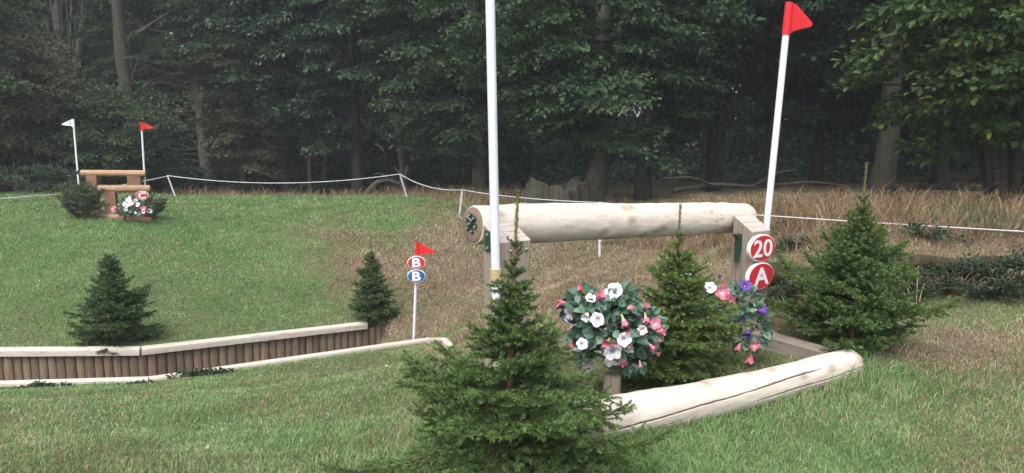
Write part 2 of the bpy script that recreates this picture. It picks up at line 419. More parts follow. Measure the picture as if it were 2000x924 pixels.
def base_z(x, y):
    x = np.asarray(x, float); y = np.asarray(y, float); sh = x.shape; x = x.ravel(); y = y.ravel()
    xc = np.clip(x, -34, 34); yc = np.clip(y, -24, 98); z = np.empty_like(x)
    for i in range(0, len(x), 20000):
        a = xc[i:i + 20000]; b = yc[i:i + 20000]
        d2 = (a[:, None] - CX) ** 2 + (b[:, None] - CY) ** 2
        z[i:i + 20000] = (.5 * d2 * np.log(d2 + 1e-12)) @ _W + _A[0] + _A[1] * a + _A[2] * b
    return z.reshape(sh)
def dryness(x, y):
    x = np.asarray(x, float); y = np.asarray(y, float); sh = x.shape; x = x.ravel(); y = y.ravel(); d = np.empty_like(x)
    for i in range(0, len(x), 20000):
        a = x[i:i + 20000, None]; b = y[i:i + 20000, None]
        s = .3 + .035 * np.abs(b)
        wgt = 1 / (((a - CX) ** 2 + (b - CY) ** 2) / s ** 2 + .12) ** 2.5
        d[i:i + 20000] = (wgt @ CD) / wgt.sum(1)
    n = fbm(x * 1.3, y * 1.3, 4, 3) - .5; n2 = fbm(x * .45, y * .45, 3, 8) - .5
    return np.clip(d + (n * .8 + n2 * .5) * (.25 + 1.6 * d * (1.3 - d)), 0, 1).reshape(sh)

# the ditch: near edging line and far timber wall line, in plan
NE = [P(-260, 762, 9.0), P(0, 747, 9.55), P(290, 740, 9.7), P(500, 712, 10.5), P(838, 663, 12.15), P(905, 706, 9.6)]
FW = [P(-260, 690, 10.3), P(0, 686, 10.65), P(275, 684, 10.75), P(500, 658, 11.7), P(705, 635, 12.9), P(768, 628, 13.2)]
NE[0] = P(-560, 765, 8.6); FW[0] = P(-560, 690, 9.8)
NE[1] = NE[0].lerp(NE[2], .6); FW[1] = FW[0].lerp(FW[2], .6)
NE[3] = NE[2].lerp(NE[4], .45); FW[3] = FW[2].lerp(FW[5], .4); FW[4] = FW[2].lerp(FW[5], .87)
def line_y(L, x): return np.interp(x, [p.x for p in L], [p.y for p in L])
DX1 = FW[5].x
def ditch_mask(x, y):
    return (y > line_y(NE[:5], x) + .03) & (y < line_y(FW, x) + .07) & (x < DX1 - .05) & (x > -12)
def ground_z(x, y, ditch=True):
    x = np.asarray(x, float); y = np.asarray(y, float)
    z = base_z(x, y)
    z = z + (fbm(x * 1.1, y * 1.1, 4, 1) - .5) * .09 * np.clip(np.abs(y) / 6, .3, 1)
    # keep the ground just under the top of the timber edgings
    ny = line_y(NE[:5], x); nz = np.interp(x, [p.x for p in NE[:5]], [p.z for p in NE[:5]])
    fy = line_y(FW, x); fz = np.interp(x, [p.x for p in FW], [p.z for p in FW])
    wN = np.exp(-((y - ny) / .45) ** 2) * (y <= ny + .1) * (x < NE[4].x + .1)
    z = z * (1 - wN) + (nz - .035) * wN
    wF = np.exp(-((y - fy) / .5) ** 2) * (y >= fy - .1) * (x < DX1 + .1)
    z = z * (1 - wF) + (fz + .02) * wF
    if ditch: z = np.where(ditch_mask(x, y), nz - .55, z)
    return z
def gz(x, y): return float(ground_z(np.array([x]), np.array([y]))[0])

def axis(segs):
    out = []
    for a, b, s in segs: out += list(np.arange(a, b - 1e-9, s))
    return np.array(out + [segs[-1][1]])
gx = axis([(-400, -60, 40), (-60, -20, 2.5), (-20, -9.5, .5), (-9.5, 6.5, .085), (6.5, 20, .4), (20, 60, 2.5), (60, 400, 40)])
gy = axis([(-400, -30, 40), (-30, 0, 2), (0, 2.4, .3), (2.4, 14, .085), (14, 30, .25), (30, 60, 1.2), (60, 100, 4), (100, 700, 60)])
X, Y = np.meshgrid(gx, gy); Z = ground_z(X, Y)
nx, ny_ = len(gx), len(gy)
i, j = np.meshgrid(np.arange(nx - 1), np.arange(ny_ - 1)); k = (j * nx + i).ravel()
F = np.stack([k, k + 1, k + nx + 1, k + nx], 1)
D = dryness(X, Y)
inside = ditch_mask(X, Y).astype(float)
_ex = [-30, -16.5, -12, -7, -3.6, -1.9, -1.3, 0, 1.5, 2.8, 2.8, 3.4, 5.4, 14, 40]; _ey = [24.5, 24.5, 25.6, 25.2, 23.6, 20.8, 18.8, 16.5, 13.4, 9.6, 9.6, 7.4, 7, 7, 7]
tall = np.clip((Y - np.interp(X, _ex, _ey) - 5) / 4, 0, 1) * .95  # wood floor darkened in its colour to stand in for tree shade
m, nt, b = new_mat('ground_soil_and_turf')
at = N(nt, "ShaderNodeAttribute", attribute_name="dry"); sep = nt.nodes.new("ShaderNodeSeparateColor"); nt.links.new(at.outputs['Color'], sep.inputs[0])
vec = texco(nt)
n1 = noise(nt, vec, 38, 5, .75); n2 = noise(nt, vec, 5, 4, .6)
green = ramp(nt, n1, [(.3, (.040, .070, .024)), (.5, (.085, .140, .048)), (.7, (.14, .21, .080))])
dry = ramp(nt, n1, [(.34, (.075, .050, .031)), (.5, (.17, .122, .076)), (.66, (.32, .25, .165))])
c = mixc(nt, sep.outputs[0], green, dry)
soil_and_shade = ramp(nt, n1, [(.3, (.018, .013, .009)), (.7, (.042, .031, .021))])
c = mixc(nt, sep.outputs[1], c, soil_and_shade)
nt.links.new(c, b.inputs['Base Color']); b.inputs['Roughness'].default_value = .95
bump(nt, b, n1, .7, .03)
M['ground'] = m
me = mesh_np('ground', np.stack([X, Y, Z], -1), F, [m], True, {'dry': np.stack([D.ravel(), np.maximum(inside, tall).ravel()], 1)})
tag(link('ground', me), kind='structure')

# ------------------------------------------------------------------ grass
def blades(n, seed, ylo, yhi, power, xr=.86, hfun=None, wfun=None, drysel=None, keep=None, lean=.6, mats=None, name='grass'):
    rs = np.random.RandomState(seed)
    u = rs.rand(n)
    if abs(power - 1) < 1e-6: y = ylo * (yhi / ylo) ** u
    else: y = (ylo ** (1 - power) + u * (yhi ** (1 - power) - ylo ** (1 - power))) ** (1 / (1 - power))
    x = (rs.rand(n) * 2 - 1) * xr * y
    ok = ~ditch_mask(x, y - .0)
    ok &= ~((np.abs(y - line_y(NE[:5], x)) < .05) & (x < NE[4].x)) & ~((np.abs(y - line_y(FW, x)) < .07) & (x < DX1))
    if keep is not None: ok &= keep(x, y, rs)
    x = x[ok]; y = y[ok]; n = len(x)
    z = ground_z(x, y); d = dryness(x, y)
    tuft = fbm(x * 6, y * 6, 3, 5)
    h = hfun(x, y, d, rs, tuft); wd = wfun(x, y, rs)
    az = rs.rand(n) * 2 * np.pi; ln = lean * (0.3 + rs.rand(n)) * (1 + .5 * np.clip((d - .5) * 2, 0, 1))
    # neighbours lean alike
    az = az * .85 + fbm(x * 5, y * 5, 2, 11) * 6
    dx = np.cos(az) * ln; dy = np.sin(az) * ln
    fa = rs.rand(n) * np.pi; ex = np.cos(fa) * wd / 2; ey = np.sin(fa) * wd / 2
    B = np.stack([x, y, z - .006], 1)
    Md = B + np.stack([dx * h * .35, dy * h * .35, h * .62], 1)
    Tp = B + np.stack([dx * h * 1.0, dy * h * 1.0, h * (1.0 - .28 * np.minimum(ln, 1.6))], 1)
    E = np.stack([ex, ey, np.zeros(n)], 1)
    V = np.stack([B - E, B + E, Md + E * .8, Md - E * .8, Tp], 1).reshape(-1, 3)
    k = np.arange(n)[:, None] * 5
    F4 = k + np.array([[0, 1, 2, 3]]); F3 = k + np.array([[3, 2, 4]])
    isdry = (rs.rand(n) < np.clip(d ** 1.35 * 1.1 + .02, 0, .96)).astype(float)
    if drysel is not None: isdry = drysel(x, y, d, rs)
    t = np.clip(.45 * rs.rand(n) + .35 * tuft + .55 * (fbm(x * 1.6, y * 1.6, 4, 15) - .5) + .10 + .16 * (1 - d) + rs.randn(n) * .15, 0, 1)
    at = np.repeat(np.stack([t, isdry], 1), 5, 0)
    return mesh_np(name, V, [F4, F3], mats, False, {'tone': at})
def grassmat(name, gs, ds):
    m = bpy.data.materials.new(name); m.use_nodes = True; nt = m.node_tree; b = nt.nodes['Principled BSDF']; out = nt.nodes['Material Output']
    at = N(nt, "ShaderNodeAttribute", attribute_name="tone"); sep = nt.nodes.new("ShaderNodeSeparateColor"); nt.links.new(at.outputs['Color'], sep.inputs[0])
    g = ramp(nt, sep.outputs[0], gs); d = ramp(nt, sep.outputs[0], ds)
    c = mixc(nt, sep.outputs[1], g, d)
    nt.links.new(c, b.inputs['Base Color']); b.inputs['Roughness'].default_value = .55; b.inputs['Specular IOR Level'].default_value = .3
    t = nt.nodes.new("ShaderNodeBsdfTranslucent"); nt.links.new(c, t.inputs[0]); mx = nt.nodes.new("ShaderNodeMixShader"); mx.inputs[0].default_value = .25
    nt.links.new(b.outputs[0], mx.inputs[1]); nt.links.new(t.outputs[0], mx.inputs[2]); nt.links.new(mx.outputs[0], out.inputs[0])
    return m
M['grass'] = grassmat('mown_grass', [(0, (.055, .125, .030)), (.5, (.150, .280, .092)), (1, (.32, .46, .20))],
                      [(0, (.13, .088, .050)), (.45, (.31, .235, .145)), (.8, (.48, .40, .27)), (1, (.66, .58, .42))])
M['straw'] = grassmat('tall_dry_grass', [(0, (.05, .085, .035)), (1, (.12, .17, .075))],
                      [(0, (.10, .066, .040)), (.5, (.26, .172, .098)), (1, (.45, .325, .20))])
LOGA, LOGB = P(1195, 820, 3.95), P(1665, 735, 4.72)
def near_line(x, y, a, b, wd):
    ax, ay, bx, by = a.x, a.y, b.x, b.y; L2 = (bx - ax) ** 2 + (by - ay) ** 2
    t = np.clip(((x - ax) * (bx - ax) + (y - ay) * (by - ay)) / L2, 0, 1)
    return np.exp(-((x - ax - t * (bx - ax)) ** 2 + (y - ay - t * (by - ay)) ** 2) / wd ** 2)
def h_mown(x, y, d, rs, tuft):
    h = (.016 + .036 * rs.rand(len(x))) * (.5 + 1.0 * tuft) * (1.15 - .45 * d)
    h *= 1 + 1.1 * np.clip((d - .45) * 2, 0, 1) * np.clip((y - 5) / 4, .3, 1)
    h *= 1 + 1.1 * near_line(x, y, LOGA, LOGB, .26)
    h *= 1 + 1.1 * np.exp(-((x - .2) ** 2 + (y - 2.95) ** 2) / .9 ** 2)
    h *= 1 + 1.0 * np.exp(-((x - 2.4) ** 2 + (y - 4.7) ** 2) / .5 ** 2)
    return h * (1 + np.clip(y - 8, 0, 20) * .03)
def not_wood(x, y, rs): return y < 24 + 3 * rs.rand(len(x))
me = blades(480000, 1, 2.2, 27, 1.55, .88, h_mown, lambda x, y, rs: (.0030 + .00085 * np.clip(y - 3, 0, 22)) * (.7 + .6 * rs.rand(len(x))), keep=not_wood, mats=[M['grass']], lean=.75)
tag(link('grass', me), 'short mown grass, green with straw patches, over lawn, ditch banks and slope', 'grass', kind='stuff')
me = blades(520000, 3, 8.5, 27, 1.0, .80, h_mown, lambda x, y, rs: (.0045 + .0010 * np.clip(y - 8, 0, 22)) * (.7 + .6 * rs.rand(len(x))), keep=not_wood, mats=[M['grass']], lean=.9)
tag(link('grass', me), 'short mown grass covering the green rise and brown slope beyond the ditch', 'grass', kind='stuff')

# tall straw coloured grass along the wood edge and on the right-hand bank
EDGE = [(-30, 24.5), (P(130, 380, 24).x, 24.5), (P(300, 380, 25).x, 25.6), (P(560, 382, 25).x, 25.2), (P(780, 388, 23).x, 23.6), (P(860, 400, 21).x, 20.8), (P(905, 425, 20).x, 18.8), (P(1000, 460, 16).x, 16.5), (P(1171, 490, 13).x, 13.4), (P(1420, 470, 9.5).x, 9.6), (P(1540, 520, 7.3).x, 7.4), (P(1700, 510, 7.0).x, 6.75), (P(2100, 510, 7.1).x, 6.75), (14, 6.8), (40, 6.8)]
def edge_y(x): return np.interp(x, [e[0] for e in EDGE], [e[1] for e in EDGE])
def tall_keep(x, y, rs):
    e = edge_y(x); f = np.clip((y - e + (fbm(x * .9, y * .9, 3, 21) - .5) * 1.6) / 1.2, 0, 1)
    patch = fbm(x * .8, y * .8, 3, 31)
    return (rs.rand(len(x)) < f * np.clip((patch - .15) * 3.0, .12, 1)) & (x > -9.5 * (y / 20)) & (y < e + np.interp(x, [-12, -6, -2, 0, 4, 8], [3.5, 3.5, 7, 10, 9, 7]))
def h_tall(x, y, d, rs, tuft):
    e = edge_y(x); ry = np.interp(x, [1.0, 1.49, 5.4, 9], [13.5, 12.5, 6.9, 5]); rp = np.where(x > 1.2, np.clip(.45 + (y - ry) / 1.5, .42, 1), 1)
    return (.11 + .36 * rs.rand(len(x)) ** 1.7) * (.35 + 1.15 * tuft) * np.clip(.45 + (y - e) / 3.5, .4, 1.2) * rp * (.6 + .75 * fbm(x * .6, y * .6, 2, 52))
me = blades(230000, 2, 6.5, 40, 1.25, .9, h_tall, lambda x, y, rs: (.0035 + .00055 * y) * (.6 + .7 * rs.rand(len(x))), keep=tall_keep, mats=[M['straw']], lean=.75, name='tall_grass',
            drysel=lambda x, y, d, rs: (rs.rand(len(x)) < np.where(fbm(x * .7, y * .7, 3, 44) > .6, .35, .93)).astype(float))
tag(link('tall_grass', me), 'tall dry straw coloured grass along the wood edge and bank', 'grass', kind='stuff')

# ------------------------------------------------------------------ timber pieces
def log_obj(name, parent, p0, p1, r0, r1, mats, seed=0, bend=0.0, sag=None, n=64, segs=140, rough=.05, cracks=(), chips=0.0, knots=5, axis_pts=None):
    """log along local X from p0 to p1, cut ends with their own end-grain material"""
    p0 = Vector(p0); p1 = Vector(p1); L = (p1 - p0).length
    s = np.linspace(0, 1, segs); th = np.linspace(0, 2 * np.pi, n, endpoint=False)
    S, T = np.meshgrid(s, th, indexing='ij')
    rad = r0 + (r1 - r0) * S
    lo = fbm(S * L * 2.2 + 3, np.cos(T) * .8 + 5, 3, seed) + fbm(S * L * 2.2 + 30, np.sin(T) * .8 + 9, 3, seed + 2) - 1
    hi = fbm(S * L * 12, np.cos(T) * 3 + 7, 3, seed + 5) + fbm(S * L * 12, np.sin(T) * 3 + 3, 3, seed + 6) - 1
    rad = rad * (1 + rough * 1.6 * lo + rough * .35 * hi)
    rs = np.random.RandomState(seed + 50); kn = np.zeros_like(rad)
    for _ in range(knots):
        a, t0 = rs.rand(), rs.rand() * 6.28
        dd = ((S - a) * L / .05) ** 2 + (((T - t0 + np.pi) % (2 * np.pi) - np.pi) * r0 / .035) ** 2
        kn = np.maximum(kn, np.exp(-dd)); 
    rad = rad + kn * r0 * .07
    cr = np.zeros_like(rad)
    for (a, b_, t0, t1, wd) in cracks:
        tt = t0 + (t1 - t0) * np.clip((S - a) / (b_ - a), 0, 1) + .16 * (fbm(S * L * 3.2, S * 0, 3, seed + 9) - .5) + .05 * (fbm(S * L * 17, S * 0, 2, seed + 12) - .5)
        fade = np.clip(np.minimum(S - a, b_ - S) / .05, 0, 1) * (.45 + .8 * fbm(S * L * 5, S * 0, 2, seed + 13))
        dd = np.abs((T - tt + np.pi) % (2 * np.pi) - np.pi) * r0
        cr = np.maximum(cr, np.clip(1 - dd / (wd * np.maximum(fade, .02)), 0, 1) * (fade > 0.02))
    rad = rad - np.minimum(cr * 1.5, 1) * .007
    edge = np.minimum(S, 1 - S) * L; ch = .014
    rad = rad - np.clip(1 - edge / ch, 0, 1) ** 1.6 * .010
    cy = bend * np.sin(np.pi * S) * 1.0; cz = (sag or 0) * np.sin(np.pi * S)
    V = np.stack([S * L, cy + rad * np.cos(T), cz + rad * np.sin(T)], -1).reshape(-1, 3)
    i = np.arange(segs - 1)[:, None] * n; j = np.arange(n)[None]
    F = np.stack([i + j, i + (j + 1) % n, i + n + (j + 1) % n, i + n + j], -1).reshape(-1, 4)[:, ::-1]
    c0 = len(V); rings = []; V = list(V)
    F3 = []; F4e = []
    for e, base, sx in ((0, 0, -1), (1, (segs - 1) * n, 1)):
        prev = base
        ringv = np.array(V[base:base + n]); cen = ringv.mean(0)
        for q in (.985, .6, .25):
            rg = cen + (ringv - cen) * q; rg[:, 0] = ringv[:, 0] + sx * (.002 if q > .9 else .004) + (0 if q > .9 else 1) * (rs.rand(n) - .5) * .003
            st = len(V); V += list(rg)
            for t in range(n):
                a, b_ = prev + t, prev + (t + 1) % n; c_, d_ = st + (t + 1) % n, st + t
                F4e.append([a, b_, c_, d_] if e == 1 else [b_, a, d_, c_])
            prev = st
        V.append(cen + np.array([sx * .004, 0, 0])); ci = len(V) - 1
        for t in range(n):
            a, b_ = prev + t, prev + (t + 1) % n
            F3.append([a, b_, ci] if e == 1 else [b_, a, ci])
    nE = len(V) - c0
    at = np.concatenate([np.stack([np.clip(cr.ravel() * 1.6, 0, 1), np.clip(kn.ravel() - .25, 0, .8)], 1), np.zeros((nE, 2))])
    # flip end faces direction to match
    me = mesh_np(name, np.array(V), [F, F4e, F3], mats, True, {'crack': at}, [0] * len(F) + [1] * (len(F4e) + len(F3)))
    d = p1 - p0
    q = d.to_track_quat('X', 'Z')
    o = link(name, me, parent, p0 - (parent.location if parent else Vector()), q.to_euler())
    return o

PHI = R(34.5)
DV = Vector((math.cos(PHI), math.sin(PHI), 0)); NV = Vector((math.sin(PHI), -math.cos(PHI), 0))   # along the rail / to the front

def post_mesh(name, wd, dp, hgt_front, hgt_back, mats, crack=None, bev=.006):
    """upright from z=0, local x = width, local -y = front, sloping cut top; two timbers side by side when crack is given as a share"""
    mb = MB()
    def timber(x0, x1, y0, y1, jz=0):
        def zt(y): return hgt_front + (hgt_back - hgt_front) * (y - (-dp / 2)) / dp + jz
        b = bev
        prof = [(x0 + b, y0), (x1 - b, y0), (x1, y0 + b), (x1, y1 - b), (x1 - b, y1), (x0 + b, y1), (x0, y1 - b), (x0, y0 + b)]
        V = [(x, y, 0) for x, y in prof] + [(x, y, zt(y) - b * .7) for x, y in prof]
        cx, cy = (x0 + x1) / 2, (y0 + y1) / 2
        k = 1 - b / max(x1 - x0, .01) * 1.2; k2 = 1 - b / max(y1 - y0, .01) * 1.2
        V += [(cx + (x - cx) * k, cy + (y - cy) * k2, zt(cy + (y - cy) * k2)) for x, y in prof]
        F = [(i, (i + 1) % 8, (i + 1) % 8 + 8, i + 8) for i in range(8)]
        mb.add(V, F, 0)
        mb.add(V[8:], [(i, (i + 1) % 8, (i + 1) % 8 + 8, i + 8) for i in range(8)] + [tuple(range(8, 16))], 1)
    if crack == 'x': 
        timber(-wd / 2, -wd / 2 + wd * .34, -dp / 2, dp / 2); timber(-wd / 2 + wd * .34 + .006, wd / 2, -dp / 2 + .004, dp / 2 - .002, -.004)
    elif crack == 'y':
        timber(-wd / 2, wd / 2, -dp / 2, .003); timber(-wd / 2 + .004, wd / 2 - .002, .009, dp / 2, -.003)
    else: timber(-wd / 2, wd / 2, -dp / 2, dp / 2)
    return mb.mesh(name, mats)

# ------------------------------------------------------------------ jump 20 A (pale log on sleeper posts)
Af = P(978, 472, 4.12); Bf = P(1470, 452, 5.37)                 # front left top corners of the two posts
WF, WL = .215, .185
c1 = Af + DV * WF / 2 - NV * WL / 2; c2 = Bf + DV * WF / 2 - NV * WL / 2
g1 = gz(c1.x, c1.y); g2 = gz(c2.x, c2.y)
jump = thing('log_jump', (c1.x, c1.y, g1), 'large pale peeled log jump on weathered sleeper posts with a second log on the grass', 'jump')
rl = Af - NV * (WL + .125)
def on_axis(px, o):                                              # where the rail axis crosses one picture column
    k = (px - 1000) / FPX * 1.012
    s = (k * o.y - o.x) / (DV.x - k * DV.y); return o + DV * s
e0 = on_axis(923, rl); e1 = on_axis(1454, rl)
e0.z = P(923, 440, e0.y).z; e1.z = P(1458, 426, e1.y).z
log_obj('rail', jump, e0, e1, .124, .118, [M['peeled'], M['log_end']], seed=3, bend=0, sag=.004, rough=.085, knots=16, segs=320, n=140)
# two posts
for (c, g, crack, zf, zb) in ((c1, g1, 'x', P(1010, 471, 4.17).z, P(990, 436, 4.30).z), (c2, g2, 'y', P(1490, 451, 5.43).z, P(1450, 419, 5.53).z)):
    me = post_mesh('post', WF if crack == 'x' else .215, WL, zf - g + .08, zb - g + .08, [M['sleeper'], M['sleeper_top']], crack)
    link('post', me, jump, c - Vector((0, 0, 0)) - jump.location + Vector((0, 0, g - c.z - .08)), (0, 0, PHI))
# bolts on the post face and dark strap plates
for dx in (-.05, .06):
    mb = MB(); mb.cyl((0, 0, 0), (0, -.008, 0), .011, .009, 12)
    p = c1 + NV * (WL / 2) + DV * (dx + .01); p.z = P(1040, 478, 4.2).z - .03
    link('bolt', mb.mesh('bolt', M['steel'], True), jump, p - jump.location, (0, 0, PHI))
def clamp_mesh():
    mb = MB()
    for a in (0, 1.05, 2.1):
        mb.box((0, 0, 0), (.008, .115, .028), Matrix.Rotation(a + .3, 4, 'X'), 0, .003)
    for k in range(6):
        a = k * math.pi / 3 + .3; y, z = .05 * math.cos(a), .05 * math.sin(a)
        mb.cyl((-.004, y, z), (-.009, y, z), .015, .015, 14, 0)
        mb.cyl((-.009, y, z), (-.017, y, z), .0085, .007, 8, 1)
    mb.cyl((-.004, 0, 0), (-.014, 0, 0), .02, .018, 14, 0); mb.cyl((-.014, 0, 0), (-.024, 0, 0), .009, .009, 8, 1)
    mb.box((-.012, .01, .028), (.01, .07, .009), Matrix.Rotation(.3, 4, 'X'), 1, .002)
    return mb.mesh('clamp', [M['green_metal'], M['steel']])
link('clamp', clamp_mesh(), jump, e0 - DV * .006 - jump.location + Vector((0, 0, .012)), (0, 0, PHI))
mb = MB(); mb.box((0, 0, 0), (.008, .07, .12), None, 0, .003)
for z in (-.04, .04): mb.cyl((-.004, 0, z), (-.013, 0, z), .011, .010, 8, 1)
link('strap_plate', mb.mesh('strap_plate', [M['green_metal'], M['steel']]), jump, c1 - DV * (WF / 2 + .004) - NV * .035 + Vector((0, 0, P(952, 470, 4.25).z - c1.z)) - jump.location, (0, 0, PHI))
mb = MB(); mb.prism([(0, 0), (.015, 0), (.015, -.02), (-.02, -.20), (-.032, -.20), (-.03, -.02), (-.06, 0), (-.06, .012), (.0, .012)], -.02, .02)
p = c2 - DV * .11 - NV * .02; p.z = P(1425, 460, 5.45).z
link('strap_plate', mb.mesh('strap_plate', [M['green_metal']]), jump, p - jump.location, (0, 0, PHI))
# ground rail
a = P(1120, 824, 3.74); b_ = P(1660, 729, 4.78)
a.z = gz(a.x, a.y) + .085; b_.z = gz(b_.x, b_.y) + .085
log_obj('ground_rail', jump, a, b_, .122, .104, [M['peeled'], M['pale_end']], seed=12, bend=-.05, sag=.0, rough=.09, knots=18, segs=520, n=190,
        cracks=[(.05, .82, 3.25, 2.40, .0078), (.52, 1.01, 3.35, 3.05, .0065), (.02, .3, 3.7, 3.5, .0045)])
# beams lying on the ground from the posts to the front
for c, L in ((c1, .62), (c2, .60)):
    p = c + NV * (WL / 2 + .005 + L / 2); g = gz(p.x, p.y)
    mb = MB(); mb.box((0, 0, 0), (L, .15, .115), None, 0, .008)
    link('ground_beam', mb.mesh('ground_beam', M['sleeper_x']), jump, Vector((p.x, p.y, g + .05)) - jump.location, (0, 0, PHI - math.pi / 2))

# flag poles
def flag_mesh(h=.235, L=.20, r=.029, sgn=1, slit=False):
    mb = MB()
    mb.cyl((0, 0, 0), (0, 0, h), r, r * .86, 20)
    pl = [(r * .6, .012), (r + .035, .035), (L * 1.05 + .006, h * .30), (L * 1.05 + .018, h * .36), (L * 1.05 + .01, h * .44), (r + .03, h * .92), (r * .6, h * .985)]
    if sgn < 0: pl = [(-x, z) for x, z in pl][::-1]
    mb.prism(pl, -.009, .009)
    mb.cyl((sgn * (r + .004), -.012, .015), (sgn * (r + .004), -.012, h - .01), .006, .006, 8)
    if slit:
        mb.box((sgn * .085, -.0105, h * .46), (.012, .006, h * .70), Matrix.Rotation(-.1 * sgn, 4, 'Y'), 1)
    return mb
def flag_pole(top, bot, rad, label, mat, sgn, h=.235, L=.20, slit=False, flagtop=None, rot=0.0, group='flag poles beside the jumps', twine=None):
    top = Vector(top); bot = Vector(bot); t = thing('flag_pole', bot, label, 'flag pole', group)
    ax = (top - bot).normalized(); mb = MB()
    Ln = (top - bot).length
    ts = np.linspace(0, 1, 14)
    mb.tube([Vector((0, 0, -.1)) + Vector((0, 0, (Ln + .1) * q)) for q in ts], [rad] * 14, 24)
    q = ax.to_track_quat('Z', 'Y')
    q = Vector((0, 0, 1)).rotation_difference(ax)
    link('pole', mb.mesh('pole', M['white_plastic'], True), t, (0, 0, 0), q.to_euler())
    Rm = (q.to_matrix() @ Matrix.Rotation(rot, 3, 'Z')).to_4x4()
    link('flag', flag_mesh(h, L, rad + .006, sgn, slit).mesh('flag', [mat, M['slit']]), t, (top - bot) - ax * (h - .006), Rm.to_euler())
    return t, ax
pr0 = P(1544, 5, 5.40); g = None
pb = P(1494, 665, 5.45)
pb = Vector(c2) + DV * .14 - NV * .02; pb.z = gz(pb.x, pb.y)
pr0 = P(1541, 6, pb.y - .02)
flag_pole(pr0, pb, .0245, 'tall white pole with red flag leaning at the right post of the pale log jump', M['red'], 1, .232, .17, rot=R(8))
pl_b = Vector(c1) - DV * (WF / 2 + .004) + NV * (WL / 2 - .01) ; 
pl_b = P(974, 742, 4.08); pl_b.z = gz(pl_b.x, pl_b.y)
pl_t = P(955, -110, 4.05)
t, ax = flag_pole(pl_t, pl_b, .0255, 'tall white pole with tan twine binding at the left post of the pale log jump', M['white_plastic'], -1, .232, .17, rot=R(20))
# twine binding
u = 0; pts = []
mid = P(970, 540, 4.07); s0 = (mid - pl_b).dot(ax)
for q in range(0, 12 * 20 + 1):
    a = q / 20 * 2 * math.pi; zz = s0 - .045 + .09 * q / 240
    pts.append(Vector((.0285 * math.cos(a), .0285 * math.sin(a), zz)))
mb = MB(); mb.tube(pts, [.0036] * len(pts), 6)
mb.tube([Vector((-.02, -.022, s0 - .048)), Vector((-.02, -.026, s0)), Vector((-.02, -.022, s0 + .048))], [.003] * 3, 6)
link('twine', mb.mesh('twine', M['twine'], True), t, (0, 0, 0), Vector((0, 0, 1)).rotation_difference(ax).to_euler())

# number signs: oval white discs with coloured face and lettering
def text_mesh(s, size, bold, sx=1.0, ext=.0015):
    cu = bpy.data.curves.new('lettering', 'FONT'); cu.body = s; cu.size = size; cu.offset = bold; cu.extrude = ext
    cu.align_x = 'CENTER'; cu.align_y = 'CENTER'; cu.resolution_u = 6
    o = bpy.data.objects.new('lettering', cu); COL.objects.link(o)
    bpy.context.view_layer.update(); dg = bpy.context.evaluated_depsgraph_get()
    me = bpy.data.meshes.new_from_object(o.evaluated_get(dg)); bpy.data.objects.remove(o, do_unlink=True); bpy.data.curves.remove(cu)
    V = np.empty(len(me.vertices) * 3, np.float32); me.vertices.foreach_get('co', V); V = V.reshape(-1, 3)
    V[:, 0] -= (V[:, 0].max() + V[:, 0].min()) / 2; V[:, 1] -= (V[:, 1].max() + V[:, 1].min()) / 2
    W = np.stack([V[:, 0] * sx, -V[:, 2], V[:, 1]], 1)
    me.vertices.foreach_set('co', W.astype(np.float32).ravel()); me.materials.clear(); me.materials.append(M['letter']); me.update(); return me
def oval_disc(w_, h_, y0, y1, mat, name, bev=.003, n=64):
    mb = MB(); th = [2 * math.pi * q / n for q in range(n)]
    rings = [(1, y1), (1, y0 + bev), (1 - 2 * bev / w_, y0)]
    for k, y in rings: mb.v.append(np.array([(w_ / 2 * k * math.cos(a), y, h_ / 2 * k * math.sin(a)) for a in th]))
    for r_ in range(2):
        for q in range(n): mb.f.append([r_ * n + q, (r_ + 1) * n + q, (r_ + 1) * n + (q + 1) % n, r_ * n + (q + 1) % n]); mb.m.append(0)
    mb.f.append(list(range(2 * n, 3 * n))); mb.m.append(0); mb.f.append(list(range(n))[::-1]); mb.m.append(0); mb.n = 3 * n
    return mb.mesh(name, mat)
def sign(txt, p, w_, h_, rot, face, label, size, bold, sx, group='number signs on the jumps', tilt=0.0, thick=.03):
    t = thing('number_sign', p, label, 'sign', group)
    t.rotation_euler = (tilt, 0, rot)
    link('rim', oval_disc(w_, h_, 0, thick, M['white_sign'], 'rim', .006), t)
    link('face', oval_disc(w_ * .94, h_ * .92, -.002, .004, face, 'face', .001), t)
    link('lettering', text_mesh(txt, size, bold, sx), t, (0, -.004, 0))
fr = c2 + NV * (WL / 2 + .034)
for txt, py, lab in (('20', 485, 'round red number sign reading 20 on the right sleeper post'), ('A', 539.5, 'round red letter sign reading A just under the number 20')):
    p = on_axis(1491, fr); p.z = P(1491, py, p.y).z
    sign(txt, p, .288 , .205, PHI - R(2), M['red_sign'], lab, .180, .002 if txt == '20' else .004, 1.2 if txt == '20' else 1.25)

# lower marker with two signs
bp = P(808, 663, 12.22); bp.z = gz(bp.x, bp.y); bt = P(815, 474, 12.2)
flag_pole(bt, bp, .023, 'short white pole with red flag standing behind the ditch edging', M['red'], 1, .235, .27, group='flag poles beside the jumps', rot=R(-4))
for py, face, lab in ((513, M['red_sign'], 'oval red letter B sign below the small red flag'), (539.5, M['blue_sign'], 'oval blue letter B sign below the red one')):
    p = P(813.3, py, 12.13); sign('B', p, .302, .222, R(3), face, lab, .21, .008, 1.25)

